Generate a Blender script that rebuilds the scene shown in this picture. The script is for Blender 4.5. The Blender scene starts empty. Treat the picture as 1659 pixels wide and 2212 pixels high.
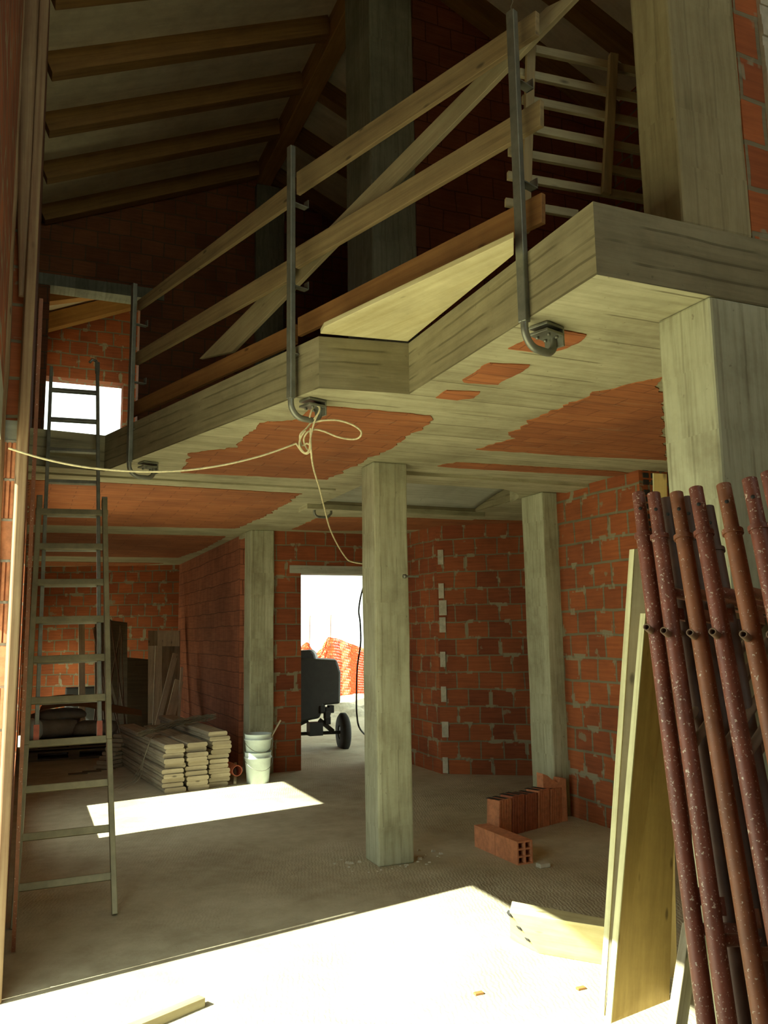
import bpy, math, random
from math import sin, cos, tan, atan, radians, pi, sqrt
from mathutils import Vector, Matrix, noise

sc = bpy.context.scene
COL = sc.collection
random.seed(7)
V3 = Vector

# ------------------------------------------------------------------ camera
FPX, CX, CY = 1800.0, 829.5, 1106.0
PITCH, ROLL, EYE = atan(262 / FPX), 0.0152, 1.65
_F = V3((0, cos(PITCH), sin(PITCH)))
_U0 = V3((0, -sin(PITCH), cos(PITCH)))
_R = cos(ROLL) * V3((1, 0, 0)) - sin(ROLL) * _U0
_U = cos(ROLL) * _U0 + sin(ROLL) * V3((1, 0, 0))
cam_d = bpy.data.cameras.new('camera')
cam_d.sensor_fit = 'VERTICAL'
cam_d.sensor_height = 32.0
cam_d.lens = 32.0 * FPX / 2212.0
cam_d.clip_start = 0.02
cam_d.clip_end = 500
cam = bpy.data.objects.new('camera', cam_d)
COL.objects.link(cam)
cam.matrix_world = Matrix(((_R.x, _U.x, -_F.x, 0), (_R.y, _U.y, -_F.y, 0), (_R.z, _U.z, -_F.z, EYE), (0, 0, 0, 1)))
sc.camera = cam

# ------------------------------------------------------------------ building frame: u to the right of the left wall, v along it
TH = radians(23.2)
P0 = V3((-1.78, 4.07, 0))
E1 = V3((cos(TH), sin(TH), 0))
E2 = V3((-sin(TH), cos(TH), 0))


def W(p):
    return P0 + E1 * p[0] + E2 * p[1] + V3((0, 0, p[2]))


# ------------------------------------------------------------------ light
SUN_DIR = V3((0.977 * cos(radians(39.7)), 0.223 * cos(radians(39.7)), -sin(radians(39.7))))   # in the building frame
sd = (E1 * SUN_DIR.x + E2 * SUN_DIR.y + V3((0, 0, SUN_DIR.z))).normalized()
sun_d = bpy.data.lights.new('sun', 'SUN')
sun_d.energy = 20.5
sun_d.angle = radians(0.55)
sun_d.color = (0.97, 1.0, 0.80)
sun = bpy.data.objects.new('sun', sun_d)
sun.rotation_euler = (-sd).to_track_quat('Z', 'Y').to_euler()
sun.location = (-6, -3, 9)
COL.objects.link(sun)

world = bpy.data.worlds.new('world')
sc.world = world
world.use_nodes = True
bg = world.node_tree.nodes['Background']
bg.inputs['Color'].default_value = (0.83, 0.95, 0.84, 1)
bg.inputs['Strength'].default_value = 3.0

sc.view_settings.view_transform = 'Standard'
sc.view_settings.look = 'None'
sc.view_settings.exposure = 0.20
sc.view_settings.gamma = 1.0
sc.view_settings.use_curve_mapping = False
sc.cycles.max_bounces = 10
sc.cycles.diffuse_bounces = 8
sc.cycles.use_denoising = True
sc.cycles.sample_clamp_indirect = 8.0


# ------------------------------------------------------------------ where a sight line meets the building (all in the building frame)
def ray(x, y):
    d = _F + _R * ((x - CX) / FPX) + _U * ((CY - y) / FPX)
    return V3((d.dot(E1), d.dot(E2), d.z))


_o = V3((0, 0, EYE)) - P0
O = V3((_o.dot(E1), _o.dot(E2), EYE))


def Zp(x, y, z=0.0):
    d = ray(x, y)
    return O + d * ((z - O.z) / d.z)


def Up(x, y, u):
    d = ray(x, y)
    return O + d * ((u - O.x) / d.x)


def Vp(x, y, v):
    d = ray(x, y)
    return O + d * ((v - O.y) / d.y)


def Pl(x, y, A, B, off=0.0):
    """vertical plane through two ground points A, B; off moves it away from the eye"""
    n = V3((-(B[1] - A[1]), B[0] - A[0], 0)).normalized()
    A = V3((A[0], A[1], 0))
    if n.dot(A - V3((O.x, O.y, 0))) < 0:
        n = -n
    A = A + n * off
    d = ray(x, y)
    return O + d * (n.dot(A - O) / n.dot(d))


def Dp(x, y, depth):
    return O + ray(x, y) * depth


# ------------------------------------------------------------------ mesh collecting
class MB:
    def __init__(s):
        s.v, s.f, s.L, s.mi, s.sm = [], [], [], [], []
        s.cur = V3((1, 0, 0))

    def add(s, verts, faces, L=None, m=0, smooth=False):
        b = len(s.v)
        s.v += [V3(p) for p in verts]
        for f in faces:
            s.f.append([b + i for i in f])
            s.L.append(V3(L) if L is not None else None)
            s.mi.append(m)
            s.sm.append(smooth)
        return s

    def hexa(s, p, L=None, m=0):
        """p: 4 bottom points in a ring, then 4 top points"""
        c = sum((V3(q) for q in p), V3()) / 8
        fs = [(0, 3, 2, 1), (4, 5, 6, 7), (0, 1, 5, 4), (1, 2, 6, 5), (2, 3, 7, 6), (3, 0, 4, 7)]
        out = []
        for f in fs:
            a, b_, c_ = (V3(p[f[i]]) for i in (0, 1, 2))
            n = (b_ - a).cross(c_ - a)
            mid = sum((V3(p[i]) for i in f), V3()) / 4
            out.append(f if n.dot(mid - c) >= 0 else tuple(reversed(f)))
        return s.add(p, out, L, m)

    def box(s, u0, u1, v0, v1, z0, z1, L=None, m=0):
        return s.hexa([(u0, v0, z0), (u1, v0, z0), (u1, v1, z0), (u0, v1, z0), (u0, v0, z1), (u1, v0, z1), (u1, v1, z1), (u0, v1, z1)], L, m)

    def prism(s, poly, z0, z1, L=None, m=0):
        n = len(poly)
        ar = sum(poly[i][0] * poly[(i + 1) % n][1] - poly[(i + 1) % n][0] * poly[i][1] for i in range(n))
        if ar < 0:
            poly = list(reversed(poly))
        vs = [(p[0], p[1], z0) for p in poly] + [(p[0], p[1], z1) for p in poly]
        fs = [tuple(reversed(range(n))), tuple(range(n, 2 * n))] + [(i, (i + 1) % n, n + (i + 1) % n, n + i) for i in range(n)]
        return s.add(vs, fs, L, m)

    def extr(s, pts, d, L=None, m=0):
        """planar outline pushed along d"""
        n = len(pts)
        d = V3(d)
        pts = [V3(p) for p in pts]
        nn = V3()
        for i in range(n):
            nn += pts[i].cross(pts[(i + 1) % n])
        if nn.dot(d) < 0:
            pts.reverse()
        vs = pts + [p + d for p in pts]
        fs = [tuple(reversed(range(n))), tuple(range(n, 2 * n))] + [(i, (i + 1) % n, n + (i + 1) % n, n + i) for i in range(n)]
        return s.add(vs, fs, L, m)

    def beam(s, a, b, w, h, up=(0, 0, 1), m=0):
        """bar from a to b, h along up, w sideways"""
        a, b = V3(a), V3(b)
        d = (b - a).normalized()
        up = V3(up)
        x = d.cross(up).normalized() * (w / 2)
        y = x.cross(d).normalized() * (h / 2)
        p = [a - x - y, a + x - y, a + x + y, a - x + y, b - x - y, b + x - y, b + x + y, b - x + y]
        return s.hexa(p, d, m)

    def tube(s, path, r, seg=8, cap=True, m=0, closed=False):
        path = [V3(p) for p in path]
        n = len(path)
        rs = r if isinstance(r, (list, tuple)) else [r] * n
        t0 = (path[1] - path[0]).normalized()
        ref = V3((0, 0, 1)) if abs(t0.z) < 0.9 else V3((1, 0, 0))
        x = t0.cross(ref).normalized()
        vs, fs = [], []
        for i, p in enumerate(path):
            if closed:
                t = (path[(i + 1) % n] - path[i - 1]).normalized()
            else:
                t = (path[min(i + 1, n - 1)] - path[max(i - 1, 0)]).normalized()
            x = (x - t * x.dot(t)).normalized()
            y = t.cross(x)
            for k in range(seg):
                a = 2 * pi * k / seg
                vs.append(p + (x * cos(a) + y * sin(a)) * rs[i])
        rng = n if closed else n - 1
        for i in range(rng):
            j = (i + 1) % n
            for k in range(seg):
                k2 = (k + 1) % seg
                fs.append((i * seg + k, i * seg + k2, j * seg + k2, j * seg + k))
        L = (path[-1] - path[0]).normalized() if not closed and (path[-1] - path[0]).length > 0 else None
        s.add(vs, fs, L, m, True)
        if cap and not closed:
            s.add(vs[:seg], [tuple(reversed(range(seg)))], L, m)
            s.add(vs[-seg:], [tuple(range(seg))], L, m)
        return s

    def lathe(s, c, prof, seg=24, axis=(0, 0, 1), m=0):
        """prof: (radius, height) list along the axis from c"""
        c = V3(c)
        ax = V3(axis).normalized()
        ref = V3((1, 0, 0)) if abs(ax.x) < 0.9 else V3((0, 1, 0))
        x = ax.cross(ref).normalized()
        y = ax.cross(x)
        vs, fs = [], []
        for (r, h) in prof:
            for k in range(seg):
                a = 2 * pi * k / seg
                vs.append(c + ax * h + (x * cos(a) + y * sin(a)) * max(r, 1e-4))
        for i in range(len(prof) - 1):
            for k in range(seg):
                k2 = (k + 1) % seg
                fs.append((i * seg + k, i * seg + k2, (i + 1) * seg + k2, (i + 1) * seg + k))
        return s.add(vs, fs, None, m, True)

    def build(s, name, mat, parent=None, base=None, bevel=0.0, subdiv=0):
        mats = mat if isinstance(mat, (list, tuple)) else [mat]
        if parent is not None:
            base = BASE[parent.name]
        elif base is None:
            xs = [p.x for p in s.v]
            ys = [p.y for p in s.v]
            base = V3(((min(xs) + max(xs)) / 2, (min(ys) + max(ys)) / 2, min(p.z for p in s.v)))
        base = V3(base)
        me = bpy.data.meshes.new(name)
        me.from_pydata([tuple(p - base) for p in s.v], [], s.f)
        me.update()
        uvl = me.uv_layers.new(name='UVMap')
        off = (random.random() * 7, random.random() * 7) if NOFF[0] else (0, 0)
        for i, poly in enumerate(me.polygons):
            n = poly.normal
            L = s.L[i]
            if L is None:
                L = V3((-n.y, n.x, 0)) if abs(n.z) < 0.8 else V3((1, 0, 0))
                if L.length < 1e-6:
                    L = V3((1, 0, 0))
                if abs(n.z) < 0.8 and (L.x + 0.3 * L.y) < 0:
                    L = -L
            T = L - n * L.dot(n)
            if T.length < 0.3 * L.length:
                T = n.cross(V3((0, 0, 1)) if abs(n.z) < 0.9 else V3((0, 1, 0)))
                if T.length < 1e-6:
                    T = V3((1, 0, 0))
            T.normalize()
            B = n.cross(T)
            if B.z < 0 or (abs(B.z) < 1e-4 and B.y < 0):
                B = -B
            for li in poly.loop_indices:
                p = s.v[me.loops[li].vertex_index]
                uvl.data[li].uv = (p.dot(T) + off[0], p.dot(B) + off[1])
            poly.material_index = s.mi[i]
            poly.use_smooth = s.sm[i]
        for m in mats:
            me.materials.append(m)
        o = bpy.data.objects.new(name, me)
        COL.objects.link(o)
        if parent is not None:
            o.parent = parent
        else:
            o.location = W(base)
            o.rotation_euler = (0, 0, TH)
        BASE[o.name] = base
        if bevel:
            b = o.modifiers.new('bevel', 'BEVEL')
            b.width = bevel
            b.segments = 2
            b.limit_method = 'ANGLE'
        return o


BASE = {}
NOFF = [True]


def thing(name, label, cat, base, group=None):
    o = bpy.data.objects.new(name, None)
    o.empty_display_size = 0.1
    COL.objects.link(o)
    o.location = W(base)
    o.rotation_euler = (0, 0, TH)
    BASE[o.name] = V3(base)
    o['label'] = label
    o['category'] = cat
    if group:
        o['group'] = group
    return o


def tag(o, label, cat, group=None, kind=None):
    o['label'] = label
    o['category'] = cat
    if group:
        o['group'] = group
    if kind:
        o['kind'] = kind
    return o


def struct(o, label=None):
    o['kind'] = 'structure'
    if label:
        o['label'] = label
    return o


# ------------------------------------------------------------------ materials
def newmat(name):
    m = bpy.data.materials.new(name)
    m.use_nodes = True
    nt = m.node_tree
    for n in list(nt.nodes):
        nt.nodes.remove(n)
    out = nt.nodes.new('ShaderNodeOutputMaterial')
    b = nt.nodes.new('ShaderNodeBsdfPrincipled')
    nt.links.new(b.outputs[0], out.inputs[0])
    return m, nt, b


def nd(nt, typ, **kw):
    n = nt.nodes.new(typ)
    for k, v in kw.items():
        if k in n.inputs.keys() if hasattr(n.inputs, 'keys') else False:
            n.inputs[k].default_value = v
        else:
            setattr(n, k, v)
    return n


def coord(nt, scale=(1, 1, 1), kind='UV'):
    tc = nt.nodes.new('ShaderNodeTexCoord')
    mp = nt.nodes.new('ShaderNodeMapping')
    mp.inputs['Scale'].default_value = scale
    nt.links.new(tc.outputs[kind], mp.inputs[0])
    return mp.outputs[0]


def noisen(nt, vec, scale, detail=4, rough=0.6, dist=0.0):
    n = nt.nodes.new('ShaderNodeTexNoise')
    n.inputs['Scale'].default_value = scale
    n.inputs['Detail'].default_value = detail
    n.inputs['Roughness'].default_value = rough
    n.inputs['Distortion'].default_value = dist
    nt.links.new(vec, n.inputs['Vector'])
    return n.outputs['Fac']


def ramp(nt, fac, stops):
    r = nt.nodes.new('ShaderNodeValToRGB')
    e = r.color_ramp.elements
    while len(e) > 1:
        e.remove(e[-1])
    e[0].position = stops[0][0]
    e[0].color = (*stops[0][1], 1)
    for p, c in stops[1:]:
        q = e.new(p)
        q.color = (*c, 1)
    nt.links.new(fac, r.inputs[0])
    return r.outputs[0]


def mix(nt, fac, a, b, mode='MIX'):
    m = nt.nodes.new('ShaderNodeMix')
    m.data_type = 'RGBA'
    m.blend_type = mode
    if isinstance(fac, (int, float)):
        m.inputs[0].default_value = fac
    else:
        nt.links.new(fac, m.inputs[0])
    for i, c in ((6, a), (7, b)):
        if isinstance(c, tuple):
            m.inputs[i].default_value = (*c, 1)
        else:
            nt.links.new(c, m.inputs[i])
    return m.outputs[2]


def bump(nt, b, h, strength=0.3, dist=0.01):
    n = nt.nodes.new('ShaderNodeBump')
    n.inputs['Strength'].default_value = strength
    n.inputs['Distance'].default_value = dist
    nt.links.new(h, n.inputs['Height'])
    nt.links.new(n.outputs[0], b.inputs['Normal'])


def math_(nt, op, a, b=None):
    n = nt.nodes.new('ShaderNodeMath')
    n.operation = op
    for i, c in ((0, a), (1, b)):
        if c is None:
            continue
        if isinstance(c, (int, float)):
            n.inputs[i].default_value = c
        else:
            nt.links.new(c, n.inputs[i])
    return n.outputs[0]


def m_brick(name, c1=(0.38, 0.112, 0.034), c2=(0.23, 0.06, 0.02), mortar=(0.22, 0.195, 0.12), bw=0.265, bh=0.2, ms=0.009, patch=0.69):
    m, nt, b = newmat(name)
    uv = coord(nt)
    # slightly wavy courses
    nz = nt.nodes.new('ShaderNodeTexNoise')
    nz.inputs['Scale'].default_value = 2.2
    nz.inputs['Detail'].default_value = 3
    nt.links.new(uv, nz.inputs['Vector'])
    vm = nt.nodes.new('ShaderNodeVectorMath')
    vm.operation = 'SCALE'
    vm.inputs[3].default_value = 0.05
    nt.links.new(nz.outputs['Color'], vm.inputs[0])
    va = nt.nodes.new('ShaderNodeVectorMath')
    va.operation = 'ADD'
    nt.links.new(uv, va.inputs[0])
    nt.links.new(vm.outputs[0], va.inputs[1])
    bt = nt.nodes.new('ShaderNodeTexBrick')
    bt.inputs['Scale'].default_value = 1
    bt.inputs['Brick Width'].default_value = bw
    bt.inputs['Row Height'].default_value = bh
    bt.inputs['Mortar Size'].default_value = ms
    bt.inputs['Mortar Smooth'].default_value = 0.2
    bt.inputs['Bias'].default_value = 0.0
    bt.inputs['Color1'].default_value = (*c1, 1)
    bt.inputs['Color2'].default_value = (*c2, 1)
    bt.inputs['Mortar'].default_value = (*mortar, 1)
    nt.links.new(va.outputs[0], bt.inputs['Vector'])
    streak = noisen(nt, coord(nt, (2.5, 40, 1)), 1.0, 3, 0.6)
    c = mix(nt, 0.4, bt.outputs['Color'], ramp(nt, streak, [(0.3, (0.35, 0.3, 0.28)), (0.62, (1, 1, 1))]), 'MULTIPLY')
    big = noisen(nt, uv, 1.3, 5, 0.65)
    c = mix(nt, 0.6, c, ramp(nt, big, [(0.3, (0.5, 0.42, 0.38)), (0.6, (1.1, 1.05, 1.0))]), 'MULTIPLY')
    # smears of mortar, wide joints here and there
    pm = nt.nodes.new('ShaderNodeTexNoise')
    pm.inputs['Scale'].default_value = 4.5
    pm.inputs['Detail'].default_value = 6
    nt.links.new(uv, pm.inputs['Vector'])
    pf = ramp(nt, pm.outputs['Fac'], [(patch, (0, 0, 0)), (patch + 0.03, (1, 1, 1))])
    c = mix(nt, math_(nt, 'MULTIPLY', pf, 0.75), c, (mortar[0] * 1.1, mortar[1] * 1.1, mortar[2] * 1.1))
    bt2 = nt.nodes.new('ShaderNodeTexBrick')
    bt2.inputs['Scale'].default_value = 1
    bt2.inputs['Brick Width'].default_value = bw
    bt2.inputs['Row Height'].default_value = bh
    bt2.inputs['Mortar Size'].default_value = ms * 2.6
    bt2.inputs['Mortar Smooth'].default_value = 0.1
    nt.links.new(va.outputs[0], bt2.inputs['Vector'])
    jm = ramp(nt, noisen(nt, coord(nt, (3.1, 2.4, 1)), 1.6, 3), [(0.56, (0, 0, 0)), (0.60, (1, 1, 1))])
    c = mix(nt, math_(nt, 'MULTIPLY', math_(nt, 'MULTIPLY', jm, bt2.outputs['Fac']), 0.85 if ms > .007 else 0.0), c, (mortar[0] * 1.25, mortar[1] * 1.3, mortar[2] * 1.35))
    nt.links.new(c, b.inputs['Base Color'])
    b.inputs['Roughness'].default_value = 0.9
    if name == 'clay_blocks':
        cs = noisen(nt, coord(nt, (1.6, 26, 1)), 1.0, 5, 0.7)
        c = mix(nt, ramp(nt, cs, [(0.60, (0, 0, 0)), (0.72, (0.75, 0.75, 0.75))]), c, (0.42, 0.34, 0.20))
        nt.links.new(c, b.inputs['Base Color'])
    h = math_(nt, 'SUBTRACT', math_(nt, 'MULTIPLY', noisen(nt, coord(nt, (6, 60, 1)), 1.5, 4), 0.35), bt.outputs['Fac'])
    bump(nt, b, h, 0.6, 0.008)
    return m


def m_concrete(name, base=(0.40, 0.385, 0.27), dark=(0.25, 0.235, 0.15), pitch=0.0, vert=False, light=(0.52, 0.51, 0.38), rough=0.85):
    """board-marked concrete; pitch = board width along V of the map (or U when vert)"""
    m, nt, b = newmat(name)
    uv = coord(nt)
    s = (30, 2.0, 1) if vert else (1.5, 22, 1)
    st = noisen(nt, coord(nt, s), 1.0, 5, 0.65)
    bl = noisen(nt, uv, 1.6, 6, 0.7)
    c = ramp(nt, bl, [(0.25, dark), (0.5, base), (0.75, light)])
    c = mix(nt, 0.55, c, ramp(nt, st, [(0.3, (0.5, 0.46, 0.38)), (0.55, (1.0, 1.0, 1.0)), (0.8, (1.15, 1.15, 1.1))]), 'MULTIPLY')
    sp = noisen(nt, uv, 26, 3, 0.5)
    c = mix(nt, math_(nt, 'MULTIPLY', ramp(nt, sp, [(0.70, (0, 0, 0)), (0.74, (1, 1, 1))]), 0.5), c, (0.12, 0.10, 0.06))
    h = math_(nt, 'ADD', st, math_(nt, 'MULTIPLY', sp, 0.3))
    if pitch:
        sep = nt.nodes.new('ShaderNodeSeparateXYZ')
        wv = nt.nodes.new('ShaderNodeVectorMath')
        wv.operation = 'ADD'
        nt.links.new(uv, wv.inputs[0])
        nn = nt.nodes.new('ShaderNodeTexNoise')
        nn.inputs['Scale'].default_value = 3
        nt.links.new(uv, nn.inputs['Vector'])
        sc_ = nt.nodes.new('ShaderNodeVectorMath')
        sc_.operation = 'SCALE'
        sc_.inputs[3].default_value = 0.02
        nt.links.new(nn.outputs['Color'], sc_.inputs[0])
        nt.links.new(sc_.outputs[0], wv.inputs[1])
        nt.links.new(wv.outputs[0], sep.inputs[0])
        ch = sep.outputs[0] if vert else sep.outputs[1]
        q = math_(nt, 'DIVIDE', ch, pitch)
        fr = math_(nt, 'FRACT', q)
        line = math_(nt, 'LESS_THAN', math_(nt, 'ABSOLUTE', math_(nt, 'SUBTRACT', fr, 0.5)), 0.018 / pitch * 0.3)
        brk = ramp(nt, noisen(nt, coord(nt, (1.3, 1.3, 1)), 1.7, 2), [(0.42, (0, 0, 0)), (0.5, (1, 1, 1))])
        lf = math_(nt, 'MULTIPLY', line, brk)
        c = mix(nt, math_(nt, 'MULTIPLY', lf, 0.3 if vert else 0.7), c, (0.10, 0.085, 0.04))
        # each board leaves its own tone
        wn = nt.nodes.new('ShaderNodeTexWhiteNoise')
        wn.noise_dimensions = '1D'
        nt.links.new(math_(nt, 'FLOOR', math_(nt, 'ADD', q, 0.5)), wn.inputs['W'])
        c = mix(nt, 0.6, c, ramp(nt, wn.outputs['Value'], [(0, (0.78, 0.76, 0.68)), (1, (1.1, 1.1, 1.06))]), 'MULTIPLY')
        h = math_(nt, 'SUBTRACT', h, math_(nt, 'MULTIPLY', lf, 1.5))
    nt.links.new(c, b.inputs['Base Color'])
    b.inputs['Roughness'].default_value = rough
    bump(nt, b, h, 0.35, 0.006)
    return m


def m_wood(name, c1, c2, grain=28, rough=0.75, spots=0.0, knots=True):
    m, nt, b = newmat(name)
    g = noisen(nt, coord(nt, (1.2, grain, grain)), 1.0, 5, 0.65, 0.3)
    c = ramp(nt, g, [(0.3, c2), (0.6, c1), (0.8, tuple(min(1, x * 1.15) for x in c1))])
    blot = noisen(nt, coord(nt), 3.0, 5, 0.7)
    c = mix(nt, 0.45, c, ramp(nt, blot, [(0.3, (0.55, 0.5, 0.42)), (0.6, (1.05, 1.05, 1.0))]), 'MULTIPLY')
    if knots:
        vo = nt.nodes.new('ShaderNodeTexVoronoi')
        vo.inputs['Scale'].default_value = 1.0
        nt.links.new(coord(nt, (3.5, 9, 1)), vo.inputs['Vector'])
        c = mix(nt, ramp(nt, vo.outputs['Distance'], [(0.05, (0.8, 0.8, 0.8)), (0.12, (0, 0, 0))]), c, tuple(x * 0.3 for x in c2))
    if spots:
        s = noisen(nt, coord(nt), 35, 3, 0.5)
        c = mix(nt, ramp(nt, s, [(0.66, (0, 0, 0)), (0.7, (1, 1, 1))]), c, (0.6, 0.58, 0.48))
    nt.links.new(c, b.inputs['Base Color'])
    b.inputs['Roughness'].default_value = rough
    bump(nt, b, g, 0.25, 0.003)
    return m


def m_plain(name, c, rough=0.6, metal=0.0, var=0.25, scale=12, spots=None, spot_at=0.66):
    m, nt, b = newmat(name)
    uv = coord(nt, kind='Object')
    n = noisen(nt, uv, scale, 5, 0.65)
    col = ramp(nt, n, [(0.3, tuple(x * (1 - var) for x in c)), (0.65, tuple(min(1, x * (1 + var)) for x in c))])
    if spots:
        s = noisen(nt, uv, 120, 3, 0.6)
        s2 = noisen(nt, uv, 30, 4, 0.6)
        f = ramp(nt, math_(nt, 'MAXIMUM', math_(nt, 'SUBTRACT', s, 0.0), math_(nt, 'SUBTRACT', s2, 0.05)), [(spot_at, (0, 0, 0)), (spot_at + 0.03, (1, 1, 1))])
        col = mix(nt, f, col, spots)
    nt.links.new(col, b.inputs['Base Color'])
    b.inputs['Roughness'].default_value = rough
    b.inputs['Metallic'].default_value = metal
    bump(nt, b, n, 0.2, 0.003)
    return m


def m_floor():
    m, nt, b = newmat('dusty_screed')
    oc = coord(nt, kind='Object')
    big = noisen(nt, oc, 0.8, 7, 0.65)
    c = ramp(nt, big, [(0.3, (0.30, 0.26, 0.17)), (0.5, (0.44, 0.40, 0.28)), (0.7, (0.53, 0.50, 0.37))])
    med = noisen(nt, oc, 6, 6, 0.7)
    c = mix(nt, 0.5, c, ramp(nt, med, [(0.3, (0.68, 0.62, 0.52)), (0.6, (1.05, 1.05, 1.02))]), 'MULTIPLY')
    sp = noisen(nt, oc, 45, 2, 0.5)
    c = mix(nt, math_(nt, 'MULTIPLY', ramp(nt, sp, [(0.72, (0, 0, 0)), (0.75, (1, 1, 1))]), 0.5), c, (0.16, 0.12, 0.07))
    mp = nt.nodes.new('ShaderNodeMapping')
    mp.inputs['Rotation'].default_value = (0, 0, radians(18))
    nt.links.new(oc, mp.inputs[0])
    wv = nt.nodes.new('ShaderNodeTexWave')
    wv.inputs['Scale'].default_value = 13
    wv.inputs['Distortion'].default_value = 7
    wv.inputs['Detail'].default_value = 3
    wv.inputs['Detail Scale'].default_value = 1.5
    nt.links.new(mp.outputs[0], wv.inputs['Vector'])
    msk = ramp(nt, noisen(nt, oc, 0.5, 2), [(0.42, (0, 0, 0)), (0.58, (1, 1, 1))])
    h = math_(nt, 'ADD', math_(nt, 'MULTIPLY', math_(nt, 'MULTIPLY', wv.outputs['Fac'], msk), 0.4), med)
    nt.links.new(c, b.inputs['Base Color'])
    b.inputs['Roughness'].default_value = 0.9
    bump(nt, b, h, 0.4, 0.010)
    return m


M = {}
M['brick'] = m_brick('hollow_brick_wall')
M['brick_big'] = m_brick('hollow_brick_wall_square', c1=(0.42, 0.125, 0.035), c2=(0.29, 0.08, 0.024), bw=0.25, bh=0.205, ms=0.012, patch=0.67)
M['brick_red'] = m_brick('tight_laid_brick_wall', c1=(0.42, 0.15, 0.075), c2=(0.34, 0.12, 0.06), mortar=(0.17, 0.06, 0.03), ms=0.006, patch=0.72)
M['ceil'] = m_concrete('board_marked_soffit', pitch=0.27, base=(0.42, 0.41, 0.27), light=(0.56, 0.55, 0.38), dark=(0.27, 0.25, 0.16))
M['edge'] = m_concrete('board_marked_edge', pitch=0.075, base=(0.26, 0.235, 0.14), dark=(0.17, 0.15, 0.085), light=(0.34, 0.31, 0.19))  # slab sides: their shade is put into the colour, darker than the soffit
M['pillar'] = m_concrete('cast_pillar', pitch=0.13, vert=True, base=(0.41, 0.42, 0.29), light=(0.5, 0.52, 0.38))
M['smooth'] = m_concrete('smooth_concrete', base=(0.42, 0.44, 0.36), dark=(0.3, 0.31, 0.25), light=(0.5, 0.52, 0.44))
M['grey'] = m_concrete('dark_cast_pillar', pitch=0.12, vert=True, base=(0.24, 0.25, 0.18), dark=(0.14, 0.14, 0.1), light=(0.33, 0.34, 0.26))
M['floor'] = m_floor()
M['soil'] = m_plain('dry_soil', (0.42, 0.38, 0.27), 0.95, scale=1.5)
M['cream'] = m_wood('pale_deck_board', (0.78, 0.71, 0.52), (0.68, 0.61, 0.43), grain=12, knots=False)
M['rafter'] = m_wood('brown_rafter_wood', (0.32, 0.175, 0.05), (0.20, 0.105, 0.03), knots=False)
M['ridge'] = m_wood('ridge_wood', (0.42, 0.23, 0.06), (0.3, 0.15, 0.04), knots=False)
M['rail'] = m_wood('scaffold_plank', (0.33, 0.25, 0.12), (0.2, 0.145, 0.07))
M['rail_pale'] = m_wood('pale_scaffold_plank', (0.38, 0.33, 0.19), (0.26, 0.21, 0.11))
M['orange'] = m_wood('orange_formwork_plank', (0.30, 0.15, 0.045), (0.2, 0.09, 0.025))
M['ply'] = m_wood('yellow_formwork_panel', (0.48, 0.35, 0.12), (0.36, 0.25, 0.08), grain=14)
M['ply_pale'] = m_wood('pale_yellow_panel', (0.62, 0.58, 0.34), (0.5, 0.44, 0.22), grain=14)
M['ply_grey'] = m_wood('cement_greyed_panel', (0.36, 0.32, 0.20), (0.26, 0.22, 0.13), grain=14)
M['plank'] = m_wood('cement_stained_plank', (0.43, 0.38, 0.27), (0.24, 0.20, 0.13), grain=26)
M['post'] = m_wood('rough_timber', (0.32, 0.23, 0.13), (0.18, 0.09, 0.045), grain=34, spots=0.0)
M['steel'] = m_plain('galvanised_steel', (0.22, 0.23, 0.19), 0.45, 0.6, scale=9)
M['ladder'] = m_plain('worn_ladder_metal', (0.22, 0.20, 0.12), 0.5, 0.45, scale=6)
M['rust'] = m_plain('red_oxide_paint', (0.16, 0.05, 0.03), 0.5, 0.05, var=0.3, scale=7, spots=(0.5, 0.42, 0.34), spot_at=0.62)
M['rust2'] = m_plain('rusty_orange_paint', (0.19, 0.07, 0.03), 0.55, 0.05, var=0.3, scale=7, spots=(0.5, 0.42, 0.34), spot_at=0.65)
M['rust_shaded'] = m_plain('shaded_red_paint', (0.07, 0.035, 0.022), 0.6, 0.05, var=0.3, scale=7)  # shaded copy of the red paint, for the back row
M['plank_pale'] = m_wood('pale_store_plank', (0.75, 0.69, 0.52), (0.52, 0.46, 0.32), grain=26)  # pale wood, lightened further in place of bounce light in the store
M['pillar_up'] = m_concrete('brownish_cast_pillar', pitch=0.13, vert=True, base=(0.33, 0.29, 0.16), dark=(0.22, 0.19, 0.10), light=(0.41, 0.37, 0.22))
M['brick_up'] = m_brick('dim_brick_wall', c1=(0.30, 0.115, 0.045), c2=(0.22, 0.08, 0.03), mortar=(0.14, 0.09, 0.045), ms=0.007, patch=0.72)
M['clay'] = m_brick('clay_blocks', c1=(0.42, 0.155, 0.05), c2=(0.35, 0.12, 0.038), mortar=(0.24, 0.085, 0.03), bw=0.42, bh=0.125, ms=0.004, patch=0.70)
M['claybrick'] = m_plain('clay_brick', (0.46, 0.18, 0.08), 0.85, scale=20)
M['claybrick_d'] = m_plain('dark_clay_brick', (0.30, 0.09, 0.04), 0.85, scale=20)
M['rope'] = m_plain('pale_rope', (0.55, 0.50, 0.30), 0.8, scale=40)
M['white'] = m_plain('white_plastic', (0.60, 0.72, 0.70), 0.5, var=0.1, scale=8)
M['black'] = m_plain('black_rubber_and_hole_shade', (0.02, 0.02, 0.018), 0.8)  # also painted in as the shade inside holes and slots
M['machine'] = m_plain('dark_green_enamel', (0.016, 0.018, 0.015), 0.5)
M['mesh'] = m_plain('orange_plastic_net', (0.9, 0.16, 0.05), 0.7, var=0.05)
M['sack'] = m_plain('grey_sack', (0.26, 0.23, 0.19), 0.8, scale=5)
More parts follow.
